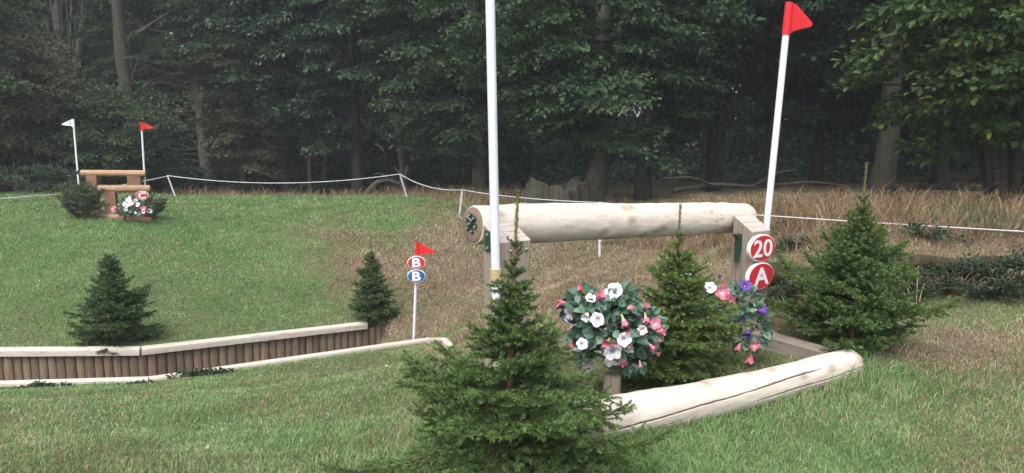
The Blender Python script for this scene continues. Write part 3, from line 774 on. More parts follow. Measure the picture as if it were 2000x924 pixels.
# ------------------------------------------------------------------ ditch: timber wall with cap, and near edging
wall = thing('timber_wall', P(275, 700, 10.75), 'low wall of upright brown stakes with pale cap rail lining the far side of the ditch', 'retaining wall')
def rail_box(name, a, b_, wd, ht, mat, parent):
    L = (b_ - a).length; seg = 40
    s = np.linspace(0, 1, seg); pr = []
    nb = 12
    for q in range(nb):
        t = math.pi * q / (nb - 1); pr.append((wd / 2 * math.cos(t) * (1 if True else 1), ht / 2 * math.sin(t) ** .6 if math.sin(t) > 0 else 0))
    pr += [(-wd / 2, -ht / 2), (wd / 2, -ht / 2)]
    n = len(pr); V = []
    for i_, q in enumerate(s):
        k = 1 + .05 * (fbm(q * L * 1.5, 3.3, 2, int(a.x * 10) % 50 + 60) - .5)
        V += [(q * L, y * k, z * k) for y, z in pr]
    F = [(i_ * n + j_, i_ * n + (j_ + 1) % n, (i_ + 1) * n + (j_ + 1) % n, (i_ + 1) * n + j_) for i_ in range(seg - 1) for j_ in range(n)]
    F += [tuple(range(n))[::-1], tuple(range((seg - 1) * n, seg * n))]
    mb = MB(); mb.add(V, F)
    d = b_ - a
    return link(name, mb.mesh(name, mat), parent, a - (parent.location if parent else Vector()), d.to_track_quat('X', 'Z').to_euler())
for a, b_ in ((FW[0], FW[2]), (FW[2] + Vector((.005, 0, 0)), FW[4])):
    rail_box('cap_rail', a, b_, .17, .115, M['cap'], wall)
rs = np.random.RandomState(5)
wp = [FW[0], FW[2], FW[5]]
segL = [(wp[1] - wp[0]).length, (wp[2] - wp[1]).length]; tot = sum(segL); s = 0.0; cnt = 0
while s < tot:
    dia = .112 + .034 * rs.rand()
    q = s + dia / 2
    a, b_, l, qq = (wp[0], wp[1], segL[0], q) if q < segL[0] else (wp[1], wp[2], segL[1], q - segL[0])
    p = a.lerp(b_, min(1, qq / l)); dr = (b_ - a).normalized()
    mb = MB(); pr = [(dia / 2 * .98 * math.cos(t), -dia * .36 * abs(math.sin(t)) ** .8) for t in np.linspace(math.pi, 2 * math.pi, 11)]
    pr = [(x, y - .0) for x, y in pr] + [(dia / 2, .03), (-dia / 2, .03)]
    h = .62; n = len(pr); V = [(x, y, -h) for x, y in pr] + [(x * .99, y * .99, -.002 - .030 * rs.rand() ** 2) for x, y in pr]
    mb.add(V, [(i_, (i_ + 1) % n, (i_ + 1) % n + n, i_ + n) for i_ in range(n)] + [tuple(range(n, 2 * n))])
    nrm = Vector((dr.y, -dr.x, 0))
    link('stake', mb.mesh('stake', M['stake']), wall, p + nrm * (-.02 + .012 * rs.rand()) - Vector((0, 0, .058)) - wall.location, (R(rs.randn() * .6), R(rs.randn() * .5), math.atan2(dr.y, dr.x)))
    s += dia * 1.0; cnt += 1
edging = thing('timber_edging', NE[2], 'pale half sunk rail edging the near side of the ditch and turning a corner', 'edging')
rail_box('edge_rail', NE[0] + Vector((0, 0, -.02)), NE[2] + Vector((0, 0, -.02)), .12, .10, M['cap'], edging)
rail_box('edge_rail', NE[2] + Vector((.004, 0, -.02)), NE[4] + Vector((0, 0, -.015)), .12, .10, M['cap'], edging)
m1 = NE[4].lerp(NE[5], .5); e5 = NE[5].copy(); m1.z = gz(m1.x, m1.y) + .05; e5.z = gz(e5.x, e5.y) + .04
rail_box('edge_rail', NE[4] + Vector((.01, -.03, -.012)), m1, .12, .09, M['cap'], edging)
rail_box('edge_rail', m1 + Vector((0, -.004, 0)), e5, .11, .08, M['cap'], edging)

# ------------------------------------------------------------------ jump C on the rise
CYd = 18.3
jc = P(225, 418, CYd); jc.z = gz(jc.x, jc.y)
jumpc = thing('rustic_log_jump', jc, 'small orange-brown stained log jump with two rails standing on the grass rise', 'jump')
def cp(px, py, dy=0): return P(px, py, CYd + dy)
log_obj('rail', jumpc, cp(158, 338, .55), cp(285, 339, .75), .085, .083, [M['orange'], M['orange_end']], 21, rough=.03, n=32, segs=50)
log_obj('rail', jumpc, cp(192, 368.5, -.05), cp(294, 369, .15), .094, .094, [M['orange'], M['orange_end']], 22, rough=.03, n=32, segs=50)
for (x0, x1, yt, yb, dy, dp) in ((170, 189, 343, 412, .55, .2), (250, 275, 343, 410, .75, .2), (206, 226, 374, 412, 0, .22), (262, 282, 374, 410, .15, .2)):
    a = cp((x0 + x1) / 2, yt, dy); wd = px_of(CYd, x1 - x0); g = gz(a.x, a.y) - .1
    mb = MB(); mb.box((0, 0, (a.z - g) / 2), (wd, dp, a.z - g), None, 0, .01)
    link('post', mb.mesh('post', M['orange_z']), jumpc, Vector((a.x, a.y, g)) - jumpc.location, (0, 0, R(14)))
a = cp(186, 413, .10); b_ = cp(245, 420, -.28); c_ = cp(295, 418, -.12)
for nm, u, v in (('ground_rail', a, b_), ('ground_rail', b_ + Vector((.01, 0, .01)), c_)):
    u = u.copy(); v = v.copy(); u.z = gz(u.x, u.y) + .05; v.z = gz(v.x, v.y) + .05
    log_obj(nm, jumpc, u, v, .075, .075, [M['orange'], M['orange_end']], 23, rough=.03, n=24, segs=20, knots=0)
wb = cp(157, 400, .6); wb.z = gz(wb.x, wb.y)
tw, axw = flag_pole(cp(143, 233, .6), wb, .023, 'white pole with white flag at the left end of the small stained log jump', M['white_plastic'], -1, .215, .27, True)
mb = MB(); mb.cyl((0, 0, 0), (0, 0, .09), .027, .027, 16); s0 = (cp(155, 340, .6) - wb).dot(axw)
link('band', mb.mesh('band', M['green_metal'], True), tw, axw * s0, Vector((0, 0, 1)).rotation_difference(axw).to_euler())
rb = cp(286, 405, .85); rb.z = gz(rb.x, rb.y)
flag_pole(cp(276, 239, .85), rb, .023, 'white pole with red flag at the right end of the small stained log jump', M['red'], 1, .215, .27, True)
sign('C', cp(277.5, 382, -.62), .30, .215, R(6), M['red_sign'], 'oval red letter C sign on the small stained log jump', .2, .008, 1.25)

# ------------------------------------------------------------------ boundary string fence
fence = thing('string_fence', P(781, 389, 23.6), 'white string fence on leaning plastic stakes along the edge of the wood', 'fence')
FP = [((327, 343), (343, 378), 25.4), ((781, 340), (796, 389), 23.8), ((903, 371), (896, 432), 19.6), ((1172, 396), (1171, 503), 12.5)]
tops = []
for (t0, b0, yy) in FP:
    T = P(*t0, yy); B = P(*b0, yy); B.z = min(B.z, gz(B.x, B.y) - .05); tops.append(T)
    mb = MB(); mb.tube([Vector(), (T - B) * .5, T - B], [.021 + .0006 * yy * .3] * 3, 8)
    mb.cyl((T - B) * .985, (T - B) * 1.01, .03, .022, 8)
    for q in (.35, .62, .86): mb.box((T - B) * q + Vector((.02, -.02, 0)), (.03, .02, .02))
    link('post', mb.mesh('post', M['white_post'], True), fence, B - fence.location)
mid_l = P(200, 362, 24); far_l = P(-60, 391, 20)
chain = [(far_l, P(60, 383, 21), .03), (P(60, 383, 21), P(165, 373, 23), .04), (P(165, 373, 23), tops[0] - Vector((0, 0, .02)), .05), (tops[0], tops[1], .55), (tops[1], tops[2], .32), (tops[2], tops[3], .10), (tops[3], P(2120, 459, 6.9), .05)]
for a, b_, sag in chain:
    pts = []; Q = 40
    for q in range(Q + 1):
        t = q / Q; p = a.lerp(b_, t); p.z -= 4 * sag * t * (1 - t) * .5; pts.append(p - fence.location)
    mb = MB(); mb.tube(pts, [.0050 + .00034 * ((a.y + (b_.y - a.y) * q / Q)) for q in range(Q + 1)], 6)
    link('rope', mb.mesh('rope', M['rope'], True), fence)

# ------------------------------------------------------------------ small spruces
def unit(v): return v / (np.linalg.norm(v, axis=-1, keepdims=True) + 1e-9)
def needles(P0, P1, tip, per_m, ln, wd, rs, up=.35):
    """P0,P1 (n,3) shoot segments -> triangles; tip = 0..1 how young the shoot is"""
    L = np.linalg.norm(P1 - P0, axis=1); cnt = np.maximum(2, (L * per_m + rs.rand(len(L))).astype(int))
    idx = np.repeat(np.arange(len(L)), cnt); n = len(idx)
    t = rs.rand(n)[:, None]; base = P0[idx] * (1 - t) + P1[idx] * t
    A = unit(P1 - P0)[idx]; r = unit(np.cross(A, rs.randn(n, 3)))
    r[:, 2] += up; r = unit(r - A * (r * A).sum(1, keepdims=True))
    d = unit(A * .62 + r * .85 + rs.randn(n, 3) * .08)
    s = unit(np.cross(d, rs.randn(n, 3)))
    l = ln * (.7 + .5 * rs.rand(n))[:, None] * (1 - .25 * t)
    w2 = wd / 2
    V = np.stack([base - s * w2, base + s * w2, base + d * l * .6 + s * w2 * .8, base + d * l, base + d * l * .6 - s * w2 * .8], 1)
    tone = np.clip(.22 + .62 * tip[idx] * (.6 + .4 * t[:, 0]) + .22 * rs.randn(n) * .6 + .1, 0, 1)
    brown = (rs.rand(n) < .012).astype(float) * .8
    k = np.arange(n)[:, None] * 5
    return V.reshape(-1, 3), k + np.array([[0, 1, 2, 4]]), k + np.array([[4, 2, 3]]), np.repeat(np.stack([tone, brown], 1), 5, 0)

def shoots(segs, woods, start, d, L, rs, lvl, droop, step, scale, side):
    """a branch: a stem of short pieces with side shoots in its flattened plane"""
    n = max(3, int(L / (.035 * scale))); pts = [start]; dd = d.copy()
    for q in range(n):
        t = q / n
        dd = dd + np.array([0, 0, (-droop * (1 - t) + droop * 1.3 * t) * .12]) + rs.randn(3) * .035
        dd = dd / np.linalg.norm(dd); pts.append(pts[-1] + dd * L / n)
    pts = np.array(pts)
    for q in range(n):
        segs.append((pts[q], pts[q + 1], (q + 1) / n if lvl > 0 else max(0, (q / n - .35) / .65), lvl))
    woods.append((pts, lvl, L))
    if lvl >= 2 or L < .06 * scale: return
    m = int(L / (step * (1 if lvl == 0 else 1.35) * scale)); 
    for q in range(m):
        t = .10 + .86 * (q + rs.rand() * .5) / m
        if lvl == 0 and t < .18: continue
        pos = pts[min(n, int(t * n))]; ax = pts[min(n, int(t * n) + 1)] - pts[max(0, min(n, int(t * n) + 1) - 1)] if t * n < n - 1 else dd
        ax = ax / (np.linalg.norm(ax) + 1e-9)
        lat = np.cross(ax, [0, 0, 1.0]); lat /= np.linalg.norm(lat) + 1e-9
        sg = 1 if q % 2 else -1
        dir_ = ax * (.62 + .15 * rs.rand()) + lat * sg * (.75 + .15 * rs.rand()) + np.array([0, 0, rs.randn() * .16 - .05])
        dir_ /= np.linalg.norm(dir_)
        ll = (L * (1 - t) * .55 + .034 * scale) * (.6 + .7 * rs.rand())
        ll = min(ll, (.19 if lvl == 0 else .075) * scale)
        shoots(segs, woods, pos, dir_, ll, rs, lvl + 1, droop * .5, step * (1.0 if lvl == 0 else 1.0), scale, side)

def spruce(name, loc, h, rad, label, seed, mat='spruce', per_m=650, nl=.015, nw=.0026, p=1.1, whorls=15, nper=6, low=.04, leader=.12, scale=1.0, step=.024, rise=(.12, .95), lean=(0, 0), group='small spruces set beside the jumps', prof=None):
    rs = np.random.RandomState(seed)
    t = thing(name, loc, label, 'spruce', group, 0)
    def axis_pt(z): return np.array([lean[0] * (z / h) ** 1.4, lean[1] * (z / h) ** 1.4, z])
    segs = []; woods = []
    tops = 1 - leader
    for q in range(whorls):
        f = low + (tops - low) * (q / (whorls - 1)) ** .92
        k = nper + (1 if rs.rand() < .5 else 0) - (2 if f > .7 else 0)
        a0 = rs.rand() * 6.28
        for b_ in range(max(3, k)):
            a = a0 + b_ * 2 * math.pi / k + rs.randn() * .18
            ff = np.clip(f + rs.randn() * .012, low * .6, tops)
            el0 = rise[0] + (rise[1] - rise[0]) * ff ** 1.2
            pf = np.interp(ff + .25 * math.sin(el0) * rad / h, prof[0], prof[1]) if prof else (1 - ff) ** p
            L = rad * pf / max(.45, math.cos(el0)) * (.62 + .55 * rs.rand()) + .012 * scale
            if rs.rand() < .12: L *= .55
            el = rise[0] + (rise[1] - rise[0]) * ff ** 1.2 + rs.randn() * .07
            d = np.array([math.cos(a) * math.cos(el), math.sin(a) * math.cos(el), math.sin(el)])
            shoots(segs, woods, axis_pt(ff * h), d, L, rs, 0, .9 * (1 - ff), step, scale, 1)
    # leader
    zs = np.linspace(tops * h, h, 10)
    for z0, z1 in zip(zs[:-1], zs[1:]): segs.append((axis_pt(z0), axis_pt(z1), .7, 1))
    P0 = np.array([s[0] for s in segs]); P1 = np.array([s[1] for s in segs]); tip = np.array([s[2] for s in segs]); lv = np.array([s[3] for s in segs])
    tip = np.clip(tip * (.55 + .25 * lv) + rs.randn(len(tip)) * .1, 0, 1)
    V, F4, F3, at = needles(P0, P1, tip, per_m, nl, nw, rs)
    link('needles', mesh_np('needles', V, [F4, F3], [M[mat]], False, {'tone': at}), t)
    T = Tubes()
    for pts, lvl, L in woods:
        r0 = (.0026 + .006 * L if lvl == 0 else .0012 + .003 * L) * (1 if scale < 1.3 else scale)
        T.add(pts, np.linspace(r0, r0 * .35, len(pts)), 5 if lvl == 0 else 3)
    V, F = T.get(); link('branches', mesh_np('branches', V, F, [M['twig']], True), t)
    zz = np.linspace(-.05, tops * h, 24); tr = np.linspace(.015 + .010 * h, .006, 24)
    Vt, Ft, _ = tube_np([axis_pt(max(z, 0)) + np.array([0, 0, min(z, 0)]) for z in zz], tr, 10)
    link('trunk', mesh_np('trunk', Vt, Ft, [M['twig']], True), t)
    zz = np.linspace(tops * h - .01, h, 8); Vt, Ft, _ = tube_np([axis_pt(z) for z in zz], np.linspace(.0062, .0045, 8), 8)
    lo = mesh_np('leader', Vt, Ft, [M['leader']], True); l_ = link('leader', lo, t)
    # buds at the tip
    mb = MB()
    for a in range(6):
        c = axis_pt(h); mb.cyl(c, c + np.array([.010 * math.cos(a), .010 * math.sin(a), .010 + .006 * (a % 2)]), .004, .0015, 6)
    link('bud', mb.mesh('bud', M['twig'], True), l_)
    return t
def ground_at(px, py, Y): p = P(px, py, Y); p.z = gz(p.x, p.y); return p

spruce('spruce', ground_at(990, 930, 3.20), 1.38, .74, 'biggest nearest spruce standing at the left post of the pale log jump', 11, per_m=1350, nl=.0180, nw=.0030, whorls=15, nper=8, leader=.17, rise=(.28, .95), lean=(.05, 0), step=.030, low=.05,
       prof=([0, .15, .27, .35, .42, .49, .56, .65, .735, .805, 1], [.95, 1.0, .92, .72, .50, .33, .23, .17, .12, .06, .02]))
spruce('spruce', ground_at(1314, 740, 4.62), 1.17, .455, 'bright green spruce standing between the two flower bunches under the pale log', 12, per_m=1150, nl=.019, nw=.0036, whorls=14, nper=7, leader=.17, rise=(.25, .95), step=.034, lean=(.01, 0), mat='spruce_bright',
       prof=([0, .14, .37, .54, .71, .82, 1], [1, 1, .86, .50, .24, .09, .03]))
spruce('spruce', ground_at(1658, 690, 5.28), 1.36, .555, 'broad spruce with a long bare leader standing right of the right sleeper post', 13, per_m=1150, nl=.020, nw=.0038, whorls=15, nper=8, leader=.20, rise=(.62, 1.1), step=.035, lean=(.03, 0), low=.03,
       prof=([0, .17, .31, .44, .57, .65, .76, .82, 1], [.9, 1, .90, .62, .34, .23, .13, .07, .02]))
q = P(230, 672, 11.05); q.z = gz(q.x, q.y)
spruce('spruce', q, 1.40, .64, 'thin topped spruce standing behind the wall cap rail at the left', 14, mat='spruce2', per_m=420, nl=.030, nw=.0075, whorls=14, nper=8, leader=.05, scale=1.4, rise=(.3, .9), step=.030, lean=(-.02, 0),
       prof=([0, .2, .37, .54, .66, .83, 1], [1, 1, .90, .60, .38, .30, .08]))
q = P(729, 632, 13.2); q.z = gz(q.x, q.y)
spruce('spruce', q, 1.38, .47, 'narrow spruce standing on the right end of the timber wall', 15, mat='spruce2', per_m=420, nl=.030, nw=.0078, whorls=14, nper=8, leader=.13, scale=1.4, rise=(.2, .9), step=.030,
       prof=([0, .22, .43, .63, .84, 1], [1, .95, .72, .45, .2, .04]))

# cut fir brush propped against the ends of the small jump
def brush(loc, w_, h_, label, seed, fan, n=30):
    n = int(n * 1.7)
    rs = np.random.RandomState(seed); t = thing('fir_brush', loc, label, 'fir brush', 'fir brush at the ends of the small jump')
    segs = []; woods = []
    for q in range(n):
        u = (q + .5) / n * 2 - 1
        st = np.array([u * w_ * .22 + fan * .1, rs.randn() * .08, .02 + .25 * h_ * rs.rand()])
        el = 1.35 - .75 * abs(u) + rs.randn() * .14; a = (0 if u > 0 else math.pi) + rs.randn() * .5
        L = h_ * (.80 - .25 * abs(u)) * (.8 + .4 * rs.rand())
        d = np.array([math.cos(a) * math.cos(el), math.sin(a) * math.cos(el) * .6 - .15, math.sin(el)])
        shoots(segs, woods, st, d / np.linalg.norm(d), L, rs, 0, -1.5, .036, 2.6, 1)
    P0 = np.array([s[0] for s in segs]); P1 = np.array([s[1] for s in segs]); tip = np.array([s[2] for s in segs])
    V, F4, F3, at = needles(P0, P1, np.clip(tip + rs.randn(len(tip)) * .2, 0, 1), 230, .036, .013, rs, .1)
    link('needles', mesh_np('needles', V, [F4, F3], [M['brush']], False, {'tone': at}), t)
    T = Tubes()
    for pts, lvl, L in woods: T.add(pts, np.linspace(.008 if lvl == 0 else .004, .002, len(pts)), 4)
    V, F = T.get(); link('branches', mesh_np('branches', V, F, [M['twig']], True), t)
brush(ground_at(162, 424, 18.1), .80, .96, 'heap of cut fir branches propped at the left of the small stained jump', 31, 0, 34)
brush(ground_at(300, 416, 18.5), .36, .66, 'smaller dark bundle of fir branches at the right of the small stained jump', 32, 0, 16)

# ------------------------------------------------------------------ artificial flowers
def petal_mat(name, outer, inner, r_in=.25):
    m, nt, b = new_mat(name)
    at = N(nt, "ShaderNodeAttribute", attribute_name="rad"); sep = nt.nodes.new("ShaderNodeSeparateColor"); nt.links.new(at.outputs['Color'], sep.inputs[0])
    c = ramp(nt, sep.outputs[0], [(0, inner), (r_in, inner), (r_in + .3, outer), (1, outer)])
    c = mixc(nt, sep.outputs[1], c, tuple(min(1, x * 1.12 + .01) for x in outer))
    nt.links.new(c, b.inputs['Base Color']); b.inputs['Roughness'].default_value = .6; b.inputs['Specular IOR Level'].default_value = .2
    return m
PM = {'w': petal_mat('white_petals', (.80, .78, .80), (.26, .30, .58), .10), 'p': petal_mat('pink_petals', (.60, .17, .25), (.68, .42, .46), .25),
      'l': petal_mat('lilac_petals', (.60, .54, .68), (.32, .30, .50), .15), 'v': petal_mat('violet_petals', (.13, .055, .34), (.08, .03, .2), .2),
      'c': petal_mat('cream_petals', (.72, .66, .66), (.55, .5, .4), .15)}
def blossom_mesh(kind, size, rs, closed):
    """five-lobed trumpet along +Z, throat at origin, with a yellow-green calyx below"""
    n = 45; rings = 9; V = []; F = []; rad = []
    th = np.linspace(0, 2 * np.pi, n, endpoint=False); ph = rs.rand() * 6
    for i_ in range(rings):
        t = i_ / (rings - 1)
        lobe = .80 + .20 * np.abs(np.cos(2.5 * (th + ph))) ** .6 if t > .3 else 1 - (1 - (.80 + .2 * np.abs(np.cos(2.5 * (th + ph))) ** .6)) * t / .3
        if closed: r = size * .5 * (.16 + .62 * t ** 1.1) * lobe; z = size * (.80 * t) * (1 + .10 * np.cos(5 * (th + ph)) * t)
        else: r = size * .5 * (.07 + 1.0 * t ** .9) * lobe; z = size * (.34 * (t ** .55) - .10 * max(0, t - .7)) + size * .055 * t * t * np.sin(5 * (th + ph) + 1.2) + size * .03 * t * np.sin(9 * th + ph * 2)
        V += list(np.stack([r * np.cos(th), r * np.sin(th), z + 0 * th], 1)); rad += [(t, .5 * abs(math.sin(j_ * 5 * math.pi / n + ph)) * (t > .3)) for j_ in range(n)]
    for i_ in range(rings - 1):
        for j_ in range(n): F.append([i_ * n + j_, i_ * n + (j_ + 1) % n, (i_ + 1) * n + (j_ + 1) % n, (i_ + 1) * n + j_])
    me = mesh_np('petals', np.array(V), np.array(F), [PM[kind]], True, {'rad': np.array(rad)})
    return me
def calyx_mesh(size):
    mb = MB()
    mb.cyl((0, 0, -.30 * size), (0, 0, .05 * size), .035 * size + .002, .085 * size + .002, 8)
    for k in range(5):
        a = k * 1.257; mb.add([(.04 * size * math.cos(a - .5), .04 * size * math.sin(a - .5), -.02 * size), (.04 * size * math.cos(a + .5), .04 * size * math.sin(a + .5), -.02 * size), (.26 * size * math.cos(a), .26 * size * math.sin(a), .14 * size)], [(0, 1, 2)])
    return mb.mesh('calyx', M['calyx'])
def leaf_arrays(C, D, Nrm, L, Wd, fold=.18, curl=.12):
    """hexagonal folded leaves; C base (n,3), D direction, Nrm face normal"""
    D = unit(D); S = unit(np.cross(Nrm, D)); U = unit(np.cross(D, S)); L = np.asarray(L).reshape(-1, 1); Wd = np.asarray(Wd).reshape(-1, 1)
    tip = C + D * L - U * L * curl
    a = C + D * L * .28 + S * Wd * .42 + U * Wd * fold; b_ = C + D * L * .68 + S * Wd * .40 + U * (Wd * fold - L * curl * .3)
    c_ = C + D * L * .28 - S * Wd * .42 + U * Wd * fold; d_ = C + D * L * .68 - S * Wd * .40 + U * (Wd * fold - L * curl * .3)
    n = len(C); V = np.stack([C, a, b_, tip, d_, c_], 1).reshape(-1, 3); k = np.arange(n)[:, None] * 6
    F = np.concatenate([k + np.array([[0, 1, 2, 3]]), k + np.array([[0, 3, 4, 5]])])
    return V, F
def bouquet(loc, lobes, flowers, label, seed, nleaf, leafL, group='artificial flower bunches', face_y=-1, yfun=None, stems=True):
    loc = Vector(loc); rs = np.random.RandomState(seed); t = thing('flower_bunch', loc, label, 'flowers', group)
    C = []; Dn = []
    for (c, r, sh) in lobes:
        k = int(nleaf * sh); d = unit(rs.randn(k, 3)); rr = (.55 + .50 * rs.rand(k, 1) ** .5)
        C.append(np.array(c) - np.array(loc) + d * np.array(r) * rr); Dn.append(unit(d * np.array([1, 1, .8]) + rs.randn(k, 3) * .55 + np.array([0, 0, -.12])))
    C = np.concatenate(C); Dn = np.concatenate(Dn); k = len(C)
    Nr = unit(rs.randn(k, 3) * .6 + np.array([0, -.5, .75]))
    L = leafL * (.5 + .8 * rs.rand(k)); V, F = leaf_arrays(C, Dn, Nr, L, L * .82, .10, .16)
    at = np.repeat(np.stack([rs.rand(k) ** 1.2, (rs.rand(k) < .05) * .6], 1), 6, 0)
    link('leaves', mesh_np('leaves', V, F, [M['petal_leaf']], False, {'tone': at}), t)
    cc = np.mean([np.array(c) for c, _, _ in lobes], 0) - np.array(loc)
    T = Tubes()
    for q in range(26):
        e = C[rs.randint(k)]; mid = (e + cc) / 2 + rs.randn(3) * .02
        T.add([cc * np.array([.9, .9, .4]) , mid, e], [.003, .0025, .002], 5)
    if stems: T.add([np.array([0, 0, -.02]), cc * .5, cc], [.012, .010, .008], 6)
    Vt, Ft = T.get(); link('stems', mesh_np('stems', Vt, Ft, [M['petal_leaf']], True, {'tone': np.tile([[.2, 0]], (len(Vt), 1))}), t)
    for (px, py, kind, size, mode) in flowers:
        # nearest lobe surface in front of that point
        best = None
        for c, r, _ in lobes:
            q = P(px, py, c[1] - r[1] * .9); dd = (q - Vector(c)); nn = math.hypot(dd.x / r[0], dd.z / r[2])
            if best is None or nn < best[0]: best = (nn, c, r)
        nn, c, r = best; yy = c[1] - r[1] * 1.05 * math.sqrt(max(0.0, 1 - min(nn, 1) ** 2)) - .05
        q = P(px, py, yy); d = (q - Vector(c)); d = Vector((d.x / r[0], d.y / r[1], d.z / r[2])).normalized()
        if mode == 'f': d = (d * .7 + Vector((0, -1.0, .15)) + Vector(rs.randn(3) * .18)).normalized()
        elif mode == 's': d = (Vector((d.x, -.25, d.z * .5)) + Vector(rs.randn(3) * .15)).normalized()
        elif mode == 'd': d = (Vector((d.x * .4, -.45, -.8)) + Vector(rs.randn(3) * .12)).normalized()
        else: d = (d + Vector((0, -.4, .1)) + Vector(rs.randn(3) * .3)).normalized()
        eu = Vector((0, 0, 1)).rotation_difference(d).to_euler()
        closed = mode in 'ds' or kind == 'p' and mode == 'r'
        o = link('blossom', blossom_mesh(kind, size, rs, closed), t, q - loc - d * size * .2, eu)
        link('calyx', calyx_mesh(size), o)
    return t
def zp(a, b, s, ox, oy): return a / s + ox, b / s + oy
Z8 = [(110, 245, 'p', .075, 's'), (150, 335, 'l', .085, 'r'), (120, 400, 'l', .08, 'r'), (170, 590, 'p', .075, 'd'), (262, 608, 'w', .085, 'f'), (265, 130, 'p', .06, 's'), (338, 200, 'c', .07, 'r'),
      (395, 205, 'p', .095, 'r'), (560, 128, 'w', .115, 'f'), (500, 165, 'w', .09, 'r'), (455, 255, 'w', .115, 'f'), (310, 340, 'w', .085, 's'), (402, 388, 'w', .105, 'f'), (685, 290, 'p', .065, 's'), (838, 295, 'p', .06, 'r'),
      (835, 368, 'p', .065, 'd'), (635, 390, 'p', .075, 'd'), (920, 425, 'p', .075, 'f'), (948, 492, 'p', .07, 's'), (805, 480, 'c', .065, 'r'), (662, 505, 'p', .045, 'r'), (640, 565, 'w', .105, 'f'),
      (497, 583, 'p', .075, 'r'), (556, 597, 'p', .045, 's'), (538, 672, 'w', .13, 'f'), (430, 682, 'w', .10, 's'), (535, 750, 'w', .125, 'f'), (630, 740, 'p', .075, 'r'), (670, 630, 'p', .04, 's'), (882, 625, 'p', .06, 's'),
      (935, 585, 'p', .045, 's'), (925, 685, 'p', .045, 's'), (785, 785, 'p', .04, 'd'), (300, 800, 'p', .06, 'r')]
fl = [(*zp(a, b, 4.618, 1080, 540), k, s * (.78 if k == 'w' else .9), m_) for a, b, k, s, m_ in Z8]
sp = P(1195, 770, 4.22); sp.z = gz(sp.x, sp.y)
st = thing('stub_post', sp, 'short round grey stub post under the left flower bunch', 'post')
mb = MB(); V, F, _ = tube_np([(0, 0, -.05), (0, 0, .06), (0, 0, .13), (.002, 0, .2)], [.056, .053, .052, .050], 24); mb.add(V, F); mb.f.append([mb.n - 24 + i_ for i_ in range(24)]); mb.m.append(0)
link('shaft', mb.mesh('shaft', M['sleeper'], False), st)
lc = P(1195, 636, 4.25)
bouquet((sp.x, sp.y, sp.z + .19), [(tuple(lc), (.19, .18, .165), .70), (tuple(P(1140, 598, 4.25)), (.10, .11, .075), .22), (tuple(P(1215, 590, 4.25)), (.10, .11, .075), .16), (tuple(P(1252, 640, 4.25)), (.10, .12, .12), .28), (tuple(P(1238, 692, 4.25)), (.08, .10, .08), .14), (tuple(P(1150, 672, 4.25)), (.11, .11, .09), .16)], fl, 'round bunch of pink and white artificial flowers left of the middle spruce', 41, 560, .068)
Z5 = [(722, 55, 'w', .08, 'r'), (806, 85, 'v', .085, 'r'), (838, 108, 'w', .09, 'r'), (898, 128, 'p', .11, 'f'), (1015, 97, 'v', .11, 'f'), (945, 182, 'p', .085, 'r'), (790, 185, 'w', .085, 'r'), (1080, 222, 'v', .12, 's'),
      (1005, 268, 'v', .05, 'r'), (925, 298, 'c', .07, 'r'), (1028, 325, 'v', .09, 'd'), (985, 398, 'p', .075, 'd'), (1062, 396, 'p', .08, 'f'), (1040, 445, 'p', .10, 'd'), (880, 55, 'v', .05, 's'), (700, 110, 'c', .05, 'r')]
fl = [(*zp(a, b, 2.566, 1060, 520), k, s * (.70 if k == 'v' else .92), m_) for a, b, k, s, m_ in Z5]
rc = [P(1375, 578, 4.95), P(1440, 592, 5.0), P(1470, 645, 5.0), P(1412, 620, 5.0)]
bp_ = ground_at(1440, 700, 5.0)
bouquet(bp_, [(tuple(rc[0]), (.14, .10, .09), .22), (tuple(rc[1]), (.15, .11, .12), .34), (tuple(rc[2]), (.10, .09, .15), .26), (tuple(rc[3]), (.12, .1, .1), .18)], fl, 'loose bunch of pink, white and purple artificial flowers by the right sleeper post', 42, 420, .062)
jl = P(255, 404, 17.9); rs = np.random.RandomState(4)
fl = [(252 + rs.randn() * 8, 397 + rs.randn() * 4.0, 'w', .085, 'f') for _ in range(20)] + [(222, 408, 'p', .13, 'f'), (230, 411, 'p', .12, 'r'), (280, 407, 'p', .13, 'f'), (287, 411, 'p', .11, 'r'), (246, 409, 'c', .10, 'f'), (254, 413, 'c', .08, 'f'), (280, 414, 'w', .08, 'r'), (292, 412, 'w', .12, 'f'), (265, 415, 'c', .07, 'f')]
bg_ = ground_at(255, 416, 17.9)
bouquet(bg_, [(tuple(P(258, 400, 17.9)), (.26, .15, .18), .6), (tuple(P(240, 410, 17.85)), (.25, .12, .09), .2), (tuple(P(278, 410, 17.85)), (.2, .12, .09), .2)], fl, 'small bunch of white and pink artificial flowers inside the small stained jump', 43, 260, .10)

